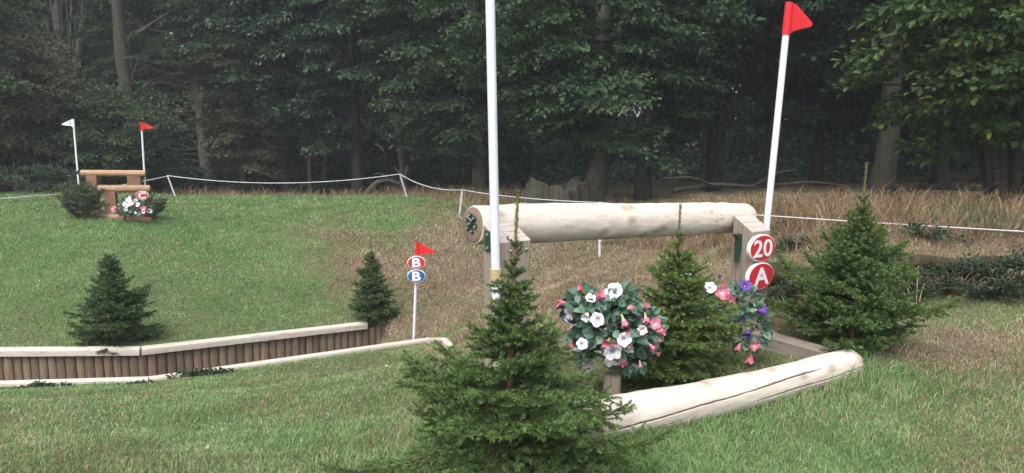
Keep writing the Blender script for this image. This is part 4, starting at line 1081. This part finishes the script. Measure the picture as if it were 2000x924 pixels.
# ------------------------------------------------------------------ trees
def crown_mesh(seed, mat, rx, ry, z0, z1, leaf, nclump, nleaf, cr=(.45, .9), flat=.5, shape=1.0, hi_z=7.5, up=.75, gaps=.35, tonebias=0.0, dull=.01, core=True):
    """leaf clumps spread through an uneven egg-shaped crown between z0 and z1; returns mesh and clump centres"""
    rs = np.random.RandomState(seed); zc = z0 + (z1 - z0) * .45
    Cc = []
    while len(Cc) < nclump:
        d = unit(rs.randn(3)); rr = 1 - .62 * rs.rand() ** 1.7
        a = math.atan2(d[1], d[0])
        wob = .78 + .44 * float(vnoise(a * 1.6 + 9, d[2] * 2.3 + 4, seed % 40))
        x, y = d[0] * rx * rr * wob, d[1] * ry * rr * wob
        z = zc + d[2] * rr * wob * ((z1 - zc) if d[2] > 0 else (zc - z0))
        if z < z0: continue
        if vnoise(x * .5 + 20, z * .5 + y * .3, seed % 30 + 3) < gaps * .8 and rs.rand() < .8: continue
        Cc.append((x, y, z, rr))
    Cc = np.array(Cc); allV = []; allF = []; allA = []; n0 = 0
    hi = Cc[:, 2] > hi_z
    for big in (False, True):
        c = Cc[hi] if big else Cc[~hi]
        if not len(c): continue
        per = int(nleaf * (.22 if big else 1)); lf = leaf * (2.1 if big else 1)
        idx = np.repeat(np.arange(len(c)), per); n = len(idx)
        r = (cr[0] + (cr[1] - cr[0]) * rs.rand(len(c)))[idx]
        d = unit(rs.randn(n, 3)); q = rs.rand(n) ** .45
        out = unit(c[:, :3] * np.array([1, 1, 0]) + 1e-6)[idx]
        off = d * (r * q)[:, None] * np.array([1, 1, flat])
        # twigs: gather leaves along a few spokes of the clump
        sp = rs.randint(0, 9, n); aa = sp * .698 + idx * 1.7; spk = np.stack([np.cos(aa), np.sin(aa), np.sin(aa * 3) * .35], 1)
        off = off * .55 + spk * (r * (.25 + .75 * rs.rand(n)))[:, None] * np.array([1, 1, flat]) * .75
        droop = -.28 * (off * out).sum(1); off[:, 2] += np.minimum(droop, .1)
        C = c[idx, :3] + off
        D = unit(out * .7 + d * .8 + np.array([0, 0, -.35]))
        Nr = unit(np.array([0, 0, up]) + rs.randn(n, 3) * .42 + out * .35)
        L = lf * (.6 + .7 * rs.rand(n)); V, F = leaf_arrays(C, D, Nr, L, L * .82, .10, .14)
        ct = rs.rand(len(c))[idx]
        tone = np.clip(.28 + .3 * ct + .30 * (rs.rand(n) - .5) + .25 * (q - .5) + tonebias + (rs.rand(n) < .03) * .35, 0, 1)
        at = np.repeat(np.stack([tone, (rs.rand(n) < dull) * .7], 1), 6, 0)
        allV.append(V); allF.append(F + n0); allA.append(at); n0 += len(V)
    me = mesh_np('crown', np.concatenate(allV), np.concatenate(allF), [M[mat]], False, {'tone': np.concatenate(allA)})
    return me, Cc
def trunk_mesh(seed, pts, rads, mat, limbs=(), twigs=None, n=16, flare=True):
    """pts/rads: main stem; limbs: list of (points, r0, r1)"""
    rs = np.random.RandomState(seed); T = Tubes()
    def stem(P_, R_, nn, dense):
        P_ = np.array(P_, float); R_ = np.array(R_, float); k = max(4, int(dense)); t = np.linspace(0, 1, len(P_)); q = np.linspace(0, 1, k)
        pp = np.stack([np.interp(q, t, P_[:, i_]) for i_ in range(3)], 1); rr = np.interp(q, t, R_)
        # smooth and roughen
        for _ in range(2): pp[1:-1] = (pp[:-2] + 2 * pp[1:-1] + pp[2:]) / 4
        V, F, _ = tube_np(pp, rr, nn)
        V = V.reshape(k, nn, 3); cen = pp[:, None]; j_ = np.linspace(0, 2 * np.pi, nn, endpoint=False)
        ii = np.arange(k)[:, None] * (q[1] * np.linalg.norm(P_[-1] - P_[0]))
        nz = fbm(ii * 1.3 + 0 * j_, np.cos(j_)[None] * 1.2 + 4, 3, seed % 50) + fbm(ii * 1.3 + 7, np.sin(j_)[None] * 1.2 + 2, 3, seed % 50 + 1) - 1
        V = cen + (V - cen) * (1 + .42 * nz[..., None])
        T.V.append(V.reshape(-1, 3)); T.F.append(F + T.n); T.n += V.size // 3
    stem(pts, rads, n, 26)
    for lp, r0, r1 in limbs: stem(lp, np.linspace(r0, r1, len(lp)), 8, 10)
    V, F = T.get(); return mesh_np('trunk', V, F, [M[mat]], True)
def auto_limbs(rs, top, h, r, Cc, n=14, bare=0):
    out = []; idx = rs.permutation(len(Cc))[:n]
    for k in idx:
        e = Cc[k, :3]; z = max(.5, min(h * .93, e[2] * .72 + rs.randn() * .3)); s = np.array([top[0] * z / h, top[1] * z / h, z])
        m_ = (s + e) / 2 + np.array([0, 0, .25]) + rs.randn(3) * .2
        out.append(([s, s * .7 + m_ * .3, m_, e], r * .32, .012))
    return out
def tree(px, Yd, label, mat, barkm, h, r, crown, seed, group='trees at the edge of the wood', pts=None, rads=None, limbs=None, nl=16, name='broadleaf_tree', cshift=(0, 0), me_crown=None, lean=(0, 0), py=372, rotz=0):
    p = P(px, py, Yd); p.z = gz(p.x, p.y) - .05; rs = np.random.RandomState(seed)
    t = thing(name, p, label, 'tree', group, rotz)
    Cc = None
    if me_crown is not None: me, Cc = me_crown
    elif crown is not None: me, Cc = crown_mesh(seed, mat, **crown)
    if Cc is not None:
        link('crown', me, t, (cshift[0], cshift[1], 0)); Cc = Cc.copy(); Cc[:, 0] += cshift[0]; Cc[:, 1] += cshift[1]
    if pts is None:
        pts = [(lean[0] * q + .12 * math.sin(q * 5 + seed), lean[1] * q + .1 * math.cos(q * 4 + seed), h * q) for q in np.linspace(0, 1, 8)]
        pts[0] = (0, 0, -.1); rads = [r * 1.45] + [r * (1 - .55 * q) for q in np.linspace(.08, 1, 7)]
    L = list(limbs or [])
    if Cc is not None and nl: L += auto_limbs(rs, lean, h, r, Cc, nl)
    link('trunk', trunk_mesh(seed, pts, rads, barkm, L), t)
    return t
# ---- centre: maples whose skirts hang low over the dry grass
maple = dict(leaf=.125, nclump=320, nleaf=190, cr=(.40, .85), flat=.42)
tree(1160, 20.5, 'big maple behind the pale log, rising beside the old hollow stump', 'leaf_maple', 'bark', 10, .30, dict(rx=4.3, ry=3.2, z0=1.15, z1=11, **maple), 101, nl=26, lean=(.3, .2))
tree(935, 26.5, 'maple with bright low sprays just behind the left white flag pole', 'leaf_maple', 'bark', 10, .22, dict(rx=3.9, ry=3.3, z0=1.3, z1=11.5, tonebias=.05, **maple), 102, nl=20, cshift=(-.3, 0))
tree(700, 28.5, 'sycamore with blue green leaves right of the centre of the wood edge', 'leaf_blue', 'bark_dark', 10, .20, dict(rx=4.0, ry=3.3, z0=1.7, z1=12, **{**maple, 'leaf': .14}), 103, nl=18)
tree(560, 31.5, 'sycamore with pale turned leaves overhanging the dark gap of thin trunks', 'leaf_blue', 'bark_dark', 11, .20, dict(rx=3.8, ry=3.2, z0=2.6, z1=12, tonebias=.08, **{**maple, 'leaf': .14}), 104, nl=14)
tree(1395, 22.5, 'maple between the big maple and the red flag pole', 'leaf_maple', 'bark_dark', 10, .19, dict(rx=3.2, ry=3.0, z0=1.9, z1=11, tonebias=-.03, **maple), 105, nl=20)
tree(1255, 20.0, 'slim dark trunk standing right of the old stump', 'leaf_maple', 'bark_dark', 9, .17, None, 106, lean=(.35, .5))
# ---- right
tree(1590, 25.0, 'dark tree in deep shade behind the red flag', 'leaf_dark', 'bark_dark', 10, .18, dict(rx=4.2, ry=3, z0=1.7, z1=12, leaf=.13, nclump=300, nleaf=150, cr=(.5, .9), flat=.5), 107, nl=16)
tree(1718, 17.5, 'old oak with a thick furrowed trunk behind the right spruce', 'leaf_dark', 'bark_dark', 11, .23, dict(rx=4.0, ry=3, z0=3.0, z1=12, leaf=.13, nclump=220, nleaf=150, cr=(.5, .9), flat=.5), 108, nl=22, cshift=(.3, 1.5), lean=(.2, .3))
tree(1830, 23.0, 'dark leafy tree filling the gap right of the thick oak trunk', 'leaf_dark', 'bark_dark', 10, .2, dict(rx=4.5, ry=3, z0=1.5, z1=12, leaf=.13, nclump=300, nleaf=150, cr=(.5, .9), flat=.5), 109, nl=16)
hz_l = []
rs = np.random.RandomState(9)
for q in range(11):
    a = q * .57 + rs.rand() * .4; bx, by = .28 * math.cos(a), .28 * math.sin(a); ex, ey = 1.5 * math.cos(a) + rs.randn() * .3, 1.2 * math.sin(a) + rs.randn() * .3
    hz_l.append(([(bx, by, -.1), (bx * 1.7 + ex * .06, by * 1.7, 1.2), (bx + ex * .45, by + ey * .4, 2.8), (ex, ey, 4.6)], .05 + .03 * rs.rand(), .02))
tree(1975, 12.2, 'hazel with yellow green leaves and many stems at the right edge', 'leaf_hazel', 'bark_dark', 4.6, .07, dict(rx=2.55, ry=2.2, z0=.95, z1=6.5, leaf=.115, nclump=330, nleaf=62, cr=(.25, .55), flat=.32, gaps=.45, up=1.0, dull=.03, hi_z=6), 110, limbs=hz_l, nl=44, name='hazel', py=415, cshift=(-.1, -.2))
# ---- left
tree(28, 26.5, 'rounded brownish green bushy tree at the left edge', 'leaf_brown', 'bark_dark', 4, .14, dict(rx=3.3, ry=2.6, z0=.1, z1=5.9, leaf=.10, nclump=420, nleaf=130, cr=(.35, .7), flat=.6, hi_z=9, gaps=.15), 111, nl=12, name='bushy_tree')
tree(205, 27.5, 'low dark green bush behind the small stained jump', 'leaf_dull', 'bark_dark', 3, .10, dict(rx=2.7, ry=2.2, z0=.05, z1=4.1, leaf=.10, nclump=330, nleaf=130, cr=(.35, .65), flat=.6, hi_z=9, gaps=.1), 112, nl=8, name='bushy_tree')
tree(-190, 24.0, 'tall dull green tree beyond the left edge of the lawn', 'leaf_dull', 'bark_dark', 9, .2, dict(rx=3.6, ry=3, z0=.2, z1=10, leaf=.13, nclump=300, nleaf=120, cr=(.4, .8), flat=.5, gaps=.1), 113, nl=8)
# forked pale tree
fk = [([(0, 0, 3.4), (.15, 0, 4.6), (.75, .1, 6.6), (1.15, .2, 10)], .26, .11), ([(0, 0, 3.2), (-.12, 0, 4.8), (-.35, 0, 7), (-.2, .2, 10.5)], .27, .12), ([(-.1, 0, 2.9), (-1.1, -.1, 4.9), (-2.1, -.1, 6.9), (-2.9, 0, 9.3)], .13, .07), ([(.6, 0, 6.3), (1.5, .1, 7.4), (2.3, .1, 8.2)], .05, .02), ([(-2.0, 0, 6.8), (-2.9, 0, 6.6), (-3.6, 0, 7.3)], .05, .02)]
tree(152, 35, 'pale grey forked tree rising above the low dark bush', 'leaf_dull', 'bark_pale', 5, .36, dict(rx=4.0, ry=3, z0=4.5, z1=14, leaf=.11, nclump=150, nleaf=110, cr=(.4, .8), flat=.45, gaps=.4), 114, pts=[(0, 0, -.1), (0, 0, 1.5), (.02, 0, 3), (0, 0, 4.2)], rads=[.5, .40, .38, .42], limbs=fk, nl=10, cshift=(0, 2.0), py=365)
def bare_branches(rs, n, z0, z1, side, L0, r):
    out = []
    for q in range(n):
        z = z0 + (z1 - z0) * (q + rs.rand() * .6) / n; L = L0 * (.6 + .6 * rs.rand()); s = side if rs.rand() < .8 else -side
        p0 = np.array([0, 0, z]); e = p0 + np.array([s * L, -.6 - .6 * rs.rand(), .15 * L * rs.randn() + .1]); m_ = (p0 + e) / 2 + np.array([0, 0, .22 * rs.randn()])
        out.append(([p0, m_, e], r, .008))
        for _ in range(4):
            a = p0 + (e - p0) * (.4 + .55 * rs.rand()); ee = a + np.array([s * .5 * rs.rand(), -.2, .55 * rs.randn() * .6]); out.append(([a, (a + ee) / 2 + rs.randn(3) * .04, ee], .010, .004))
    return out
rs = np.random.RandomState(77)
beech = dict(leaf=.105, cr=(.35, .75), flat=.28, gaps=.42)
tree(270, 32, 'tall straight grey trunk behind the red flag of the small jump', 'leaf_dull', 'bark', 12, .32, dict(rx=3.2, ry=2.6, z0=2.2, z1=13, nclump=170, nleaf=130, **beech), 115, nl=8, limbs=bare_branches(rs, 7, 2.0, 6, 1, 1.4, .022), cshift=(.3, 2.4), lean=(-.25, 0))
tree(407, 33, 'slender pale trunk with many bare side branches pointing left', 'leaf_dull', 'bark_pale', 12, .21, dict(rx=3.2, ry=2.0, z0=.6, z1=13, nclump=300, nleaf=130, **{**beech, 'gaps': .2}), 116, nl=8, limbs=bare_branches(rs, 22, .9, 7.6, -1, 2.4, .026), cshift=(.6, 1.6), lean=(-.1, 0))
tree(478, 31.0, 'thin tree with sparse browning leaves right of the slender pale trunk', 'leaf_brown', 'bark', 10, .09, dict(rx=2.3, ry=1.8, z0=.9, z1=10, leaf=.12, nclump=260, nleaf=100, cr=(.35, .7), flat=.35, gaps=.25, tonebias=.05), 117, nl=14)
tree(345, 36, 'tall dull green tree between the grey trunk and the slender pale trunk', 'leaf_dull', 'bark_dark', 11, .14, dict(rx=3.4, ry=2.6, z0=.9, z1=13, nclump=330, nleaf=150, **{**beech, 'gaps': .2}), 118, nl=12)
# thin trunks under the sycamores
for k, (px, Yd, r, lean_, lab) in enumerate([(490, 34, .06, .3, 'first thin pole-like trunk right of the browning tree'), (607, 31, .09, -.3, 'leaning thin trunk, leftmost of the group under the sycamore'), (631, 32, .10, .1, 'straight thin trunk, second of the group under the sycamore'),
        (655, 35, .08, .15, 'thin shaded trunk, third of the group under the sycamore'), (694, 33, .11, .0, 'thin trunk in the middle of the dark gap below the sycamore'), (790, 29, .13, .1, 'ivy specked trunk beside the broken fallen bough'), (450, 37, .09, .1, 'faint thin trunk behind the browning tree'), (1405, 26, .13, .1, 'dark trunk showing under the maple left of the red flag pole'), (1490, 27, .10, -.1, 'thin dark trunk just left of the red flag pole'), (540, 38, .10, .1, 'faint trunk deep in the gap left of the thin trunk group')]):
    tree(px, Yd, lab, None, 'bark', 6.5, r, None, 130 + k, lean=(lean_, .1), group='thin trunks in the shade of the wood', name='young_tree')
# ---- far wood: one mass, with leaves added overhead, behind and beside to block light
rs = np.random.RandomState(300); allV = []; allF = []; allA = []; n0 = 0
T = Tubes()
def mass(n, xf, yf, zf, leaf, per, cr):
    global n0
    c = np.stack([xf(rs.rand(n)), yf(rs.rand(n)), zf(rs.rand(n))], 1); c[:, 2] += -1
    idx = np.repeat(np.arange(n), per); m_ = len(idx); d = unit(rs.randn(m_, 3)); C = c[idx] + d * (cr * rs.rand(m_) ** .5)[:, None] * np.array([1, 1, .5])
    L = leaf * (.6 + .7 * rs.rand(m_)); V, F = leaf_arrays(C, unit(d + np.array([0, 0, -.3])), unit(np.array([0, -.2, .8]) + rs.randn(m_, 3) * .45), L, L * .85, .1, .1)
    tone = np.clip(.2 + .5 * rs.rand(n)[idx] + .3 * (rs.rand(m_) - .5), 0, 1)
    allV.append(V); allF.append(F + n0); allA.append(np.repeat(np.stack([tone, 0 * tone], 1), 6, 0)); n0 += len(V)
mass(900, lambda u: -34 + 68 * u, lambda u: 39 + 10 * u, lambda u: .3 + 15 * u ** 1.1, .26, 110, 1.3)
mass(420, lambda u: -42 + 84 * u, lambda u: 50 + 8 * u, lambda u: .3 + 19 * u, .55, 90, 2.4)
mass(330, lambda u: -30 + 62 * u, lambda u: 26 + 24 * u, lambda u: 10.5 + 4 * u, .42, 80, 2.0)  # canopy roof above the view, added to darken the wood's interior
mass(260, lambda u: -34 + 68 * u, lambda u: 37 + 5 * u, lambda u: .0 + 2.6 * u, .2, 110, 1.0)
mass(300, lambda u: -20 + 38 * u, lambda u: 30 + 7 * u, lambda u: -.5 + 1.0 * u, .13, 150, .8)  # low undergrowth, like the mass before it, added to darken the bright floor strip
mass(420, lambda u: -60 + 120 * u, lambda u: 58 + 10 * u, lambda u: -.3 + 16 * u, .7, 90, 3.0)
mass(110, lambda u: 15 + 9 * u, lambda u: 10 + 30 * u, lambda u: .5 + 11 * u, .4, 90, 1.9)  # side leaf masses, right then left, added to keep light out of the wood
mass(110, lambda u: -34 + 9 * u, lambda u: 16 + 24 * u, lambda u: .5 + 11 * u, .4, 90, 1.9)
for q in range(70):
    x, y = -32 + 64 * rs.rand(), 38 + 10 * rs.rand(); r = .08 + .16 * rs.rand()
    T.add([(x, y, -1.3), (x + rs.randn() * .1, y, 3), (x + rs.randn() * .3, y, 9)], [r, r * .8, r * .5], 7)
V, F = T.get(); nV = len(V)
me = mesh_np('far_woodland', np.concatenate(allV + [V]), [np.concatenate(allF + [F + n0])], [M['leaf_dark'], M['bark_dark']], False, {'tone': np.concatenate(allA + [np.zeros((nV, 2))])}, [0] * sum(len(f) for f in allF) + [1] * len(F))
tag(link('far_woodland', me), 'dense shaded wood behind the edge trees, seen as one dark mass, with leaves added to block light', 'woodland', kind='stuff')

# ---- old stump, fallen boughs, mossy logs
p = ground_at(1085, 392, 19.2)
t = thing('old_stump', p, 'broad gnarled grey stump in the dry grass behind the pale log', 'stump')
rs = np.random.RandomState(8); n = 72; k = 26; th = np.linspace(0, 2 * np.pi, n, endpoint=False); V = []
for q in range(k):
    f = q / (k - 1)
    rr = (.62 + .28 * (1 - f) ** 2) * (1 + .22 * np.sin(th * 5 + 1.3 + f) * (1 - .3 * f) + .10 * np.sin(th * 11 + f * 3) + .16 * (fbm(th * 2.2, f * 3 + 0 * th, 3, 4) - .5))
    top = .88 + .14 * np.sin(th * 2 + .6) + .30 * (vnoise(th * 3, 0 * th, 6) - .5)
    V.append(np.stack([rr * np.cos(th) * 1.12, rr * np.sin(th) * .8, -.1 + f * top], 1))
V.append(V[-1] * np.array([.72, .72, .86])); V.append(V[-1] * np.array([.5, .5, .55]))
kk = len(V); V = np.concatenate(V); i_ = np.arange(kk - 1)[:, None] * n; j_ = np.arange(n)[None]
F = np.stack([i_ + j_, i_ + (j_ + 1) % n, i_ + n + (j_ + 1) % n, i_ + n + j_], -1).reshape(-1, 4)
link('bole', mesh_np('bole', V, F, [M['bark_old']], True), t)
mb = MB(); 
for a in range(7):
    an = a * .9 + .3; mb.tube([(.6 * math.cos(an), .5 * math.sin(an), .15), (1.0 * math.cos(an), .8 * math.sin(an), .0), (1.35 * math.cos(an), 1.0 * math.sin(an), -.1)], [.15, .09, .04], 8)
link('root', mb.mesh('root', M['bark_old'], True), t)
def fallen(px, py, Yd, pts, r0, mat, label, seed, extra_=(), name='fallen_bough', cat='fallen branch', lift=.15):
    p = ground_at(px, py, Yd); p.z += lift
    o = link(name, None) if False else None
    me = trunk_mesh(seed, pts, np.linspace(r0, r0 * .45, len(pts)), mat, extra_); me.name = name
    o = link(name, me, None, p); tag(o, label, cat, 'fallen wood lying at the edge of the wood'); return o
fallen(760, 355, 27.5, [(-.9, 0, -.1), (-.5, 0, .35), (.0, 0, .45), (.35, .1, .25), (.6, 0, .5), (.7, 0, .95)], .10, 'bark', 'twisted broken bough sticking up behind the string fence', 201, [([(0, 0, .45), (-.3, -.2, .7), (-.5, -.2, .65)], .05, .02), ([(.6, 0, .5), (.3, 0, .8), (.2, 0, .9)], .05, .02)])
fallen(1470, 372, 17.5, [(-1.9, 0, .1), (-.9, 0, .25), (.2, 0, .18), (1.4, .2, .3), (2.2, .3, .2)], .065, 'bark_dark', 'long dark fallen bough lying behind the red flag pole', 202, [([(0, 0, .2), (.5, -.2, .55), (.9, -.2, .6)], .04, .02), ([(-.9, 0, .2), (-1.5, -.2, .45), (-2.2, -.2, .4)], .04, .02)])
fallen(1850, 385, 14.5, [(-1.1, 0, .1), (-.3, 0, .2), (.8, .1, .12), (1.7, .3, .3)], .085, 'bark_dark', 'grey fallen bough lying under the hazel', 203, [([(.2, 0, .15), (.6, -.2, .5), (1.2, -.2, .7)], .05, .02)])
fallen(1560, 560, 6.75, [(-.55, .1, .0), (-.2, .02, .06), (.2, 0, .03), (.6, .05, .0)], .13, 'moss', 'crumbling mossy log end in the bank between post and right spruce', 204, name='mossy_log', cat='log', lift=.12)
fallen(1880, 560, 6.8, [(-.9, 0, .0), (-.5, .03, .05), (-.1, .0, .0), (.3, .05, .05), (.7, 0, -.02), (1.3, .1, .0)], .085, 'moss', 'long mossy log buried in brambles right of the right spruce', 205, name='mossy_log', cat='log', lift=.16)
# brambles and leafy weeds
def leafy(px, py, Yd, rx, ry, rz, nleaf, leaf, label, seed, mat='bramble', name='bramble', cat='bramble', group='brambles and weeds on the bank', ncl=24):
    p = ground_at(px, py, Yd); rs = np.random.RandomState(seed); t = thing(name, p, label, cat, group)
    c = rs.randn(ncl, 3) * np.array([rx, ry, 0]) * .5; c[:, 2] = rz * rs.rand(ncl) * .9 * np.exp(-(c[:, 0] / rx) ** 2)
    gzs = ground_z(c[:, 0] + p.x, c[:, 1] + p.y) - p.z; c[:, 2] += gzs
    idx = rs.randint(0, ncl, nleaf); d = unit(rs.randn(nleaf, 3)); d[:, 2] = np.abs(d[:, 2])
    C = c[idx] + d * rs.rand(nleaf, 1) * np.array([rx, ry, rz]) * .33
    L = leaf * (.5 + .8 * rs.rand(nleaf)); V, F = leaf_arrays(C, unit(d + rs.randn(nleaf, 3) * .4), unit(np.array([0, -.3, .8]) + rs.randn(nleaf, 3) * .5), L, L * .62, .12, .15)
    link('leaves', mesh_np('leaves', V, F, [M[mat]], False, {'tone': np.repeat(np.stack([np.clip(rs.rand(nleaf) * .7 + .3 * rs.rand(ncl)[idx], 0, 1), (rs.rand(nleaf) < .05) * .7], 1), 6, 0)}), t)
    T = Tubes()
    for q in range(ncl):
        e = c[q] + np.array([0, 0, rz * .2]); b0 = np.array([e[0] * .02, .03, float(ground_z(np.array([p.x]), np.array([p.y + .03]))[0] - p.z - .01)])
        T.add([b0, (b0 + e) / 2 + np.array([0, -.04, rz * .35]), e], [.004, .0035, .002], 4)
    V, F = T.get(); link('stems', mesh_np('stems', V, F, [M['twig']], True), t)
leafy(1860, 560, 6.62, .60, .16, .34, 4200, .032, 'tangled dark bramble hanging over the bank right of the right spruce', 61)
leafy(1985, 555, 6.7, .5, .16, .36, 3000, .032, 'bramble on the bank at the right edge of the view', 62)
leafy(1800, 500, 7.6, .35, .2, .16, 500, .045, 'grey green weed clump in the dry grass above the bramble', 63, name='weed', cat='weed')
leafy(1545, 590, 6.4, .28, .12, .24, 900, .034, 'small dark bramble between the right post and the right spruce', 64)
leafy(1540, 470, 8.2, .3, .2, .16, 350, .045, 'green weed tuft in the dry grass beside the red flag pole', 66, name='weed', cat='weed')
leafy(395, 735, 9.9, .42, .10, .09, 420, .06, 'low broad leaved weed creeping over the middle of the ditch edging', 67, name='weed', cat='weed')
leafy(80, 757, 9.15, .32, .10, .07, 260, .055, 'low broad leaved weed by the left part of the ditch edging', 68, name='weed', cat='weed')
leafy(270, 752, 9.25, .2, .08, .05, 130, .05, 'small weed where the ditch edging bends', 69, name='weed', cat='weed')
for k, (px, Yd, lab) in enumerate([(30, 23.5, 'low nettles and brambles under the left bushy tree'), (120, 24.5, 'dark brambles behind the white flag of the small jump'), (-60, 22.5, 'brambles beyond the left frame edge')]):
    leafy(px, 378, Yd, 1.6, .5, .8, 2600, .09, lab, 70 + k)
# bleached dead stalks on the bank
mb = MB(); p = ground_at(1790, 590, 6.45)
for dx, h_, ln in ((0, .38, .01), (-.03, .30, -.09), (.02, .22, .05)):
    mb.tube([(dx, 0, -.02), (dx + ln * .5, .02, h_ * .55), (dx + ln * 1.2, .04, h_)], [.0032, .0026, .002], 6)
t = thing('dead_stalks', p, 'bleached dead stalks standing beside the right spruce', 'stalks'); link('stalk', mb.mesh('stalk', M['twine'], True), t)
# a few fallen leaves on the lawn
rs = np.random.RandomState(90); n = 70
y = 3.0 + 12 * rs.rand(n) ** 1.4; x = (rs.rand(n) * 2 - 1) * .75 * y; ok = ~ditch_mask(x, y); x, y = x[ok], y[ok]; n = len(x)
C = np.stack([x, y, ground_z(x, y) + .035], 1); L = .022 + .026 * rs.rand(n)
V, F = leaf_arrays(C, rs.randn(n, 3) * np.array([1, 1, .2]), np.array([0, -.2, 1.0]) + rs.randn(n, 3) * .35, L, L * .75, .15, .2)
M['litter'] = foliage('fallen_leaves', [(0, (.14, .07, .035)), (.5, (.24, .12, .055)), (.8, (.36, .25, .14)), (1, (.35, .42, .25))], .7, .1)
tag(link('leaf_litter', mesh_np('leaf_litter', V, F, [M['litter']], False, {'tone': np.repeat(np.stack([rs.rand(n), np.zeros(n)], 1), 6, 0)})), 'scattered brown fallen leaves lying on the lawn', 'leaves', kind='stuff')

# ------------------------------------------------------------------ still damp air
hm = bpy.data.materials.new('haze_air'); hm.use_nodes = True; hn = hm.node_tree; hn.nodes.clear()
ho = hn.nodes.new("ShaderNodeOutputMaterial"); hv = hn.nodes.new("ShaderNodeVolumePrincipled")
hv.inputs['Color'].default_value = (.90, .95, 1.0, 1); hv.inputs['Density'].default_value = HAZE; hv.inputs['Anisotropy'].default_value = .1
hn.links.new(hv.outputs[0], ho.inputs['Volume'])
mb = MB(); mb.box((0, 150, 11), (820, 1180, 38))
tag(link('haze', mb.mesh('haze', hm)), kind='stuff')
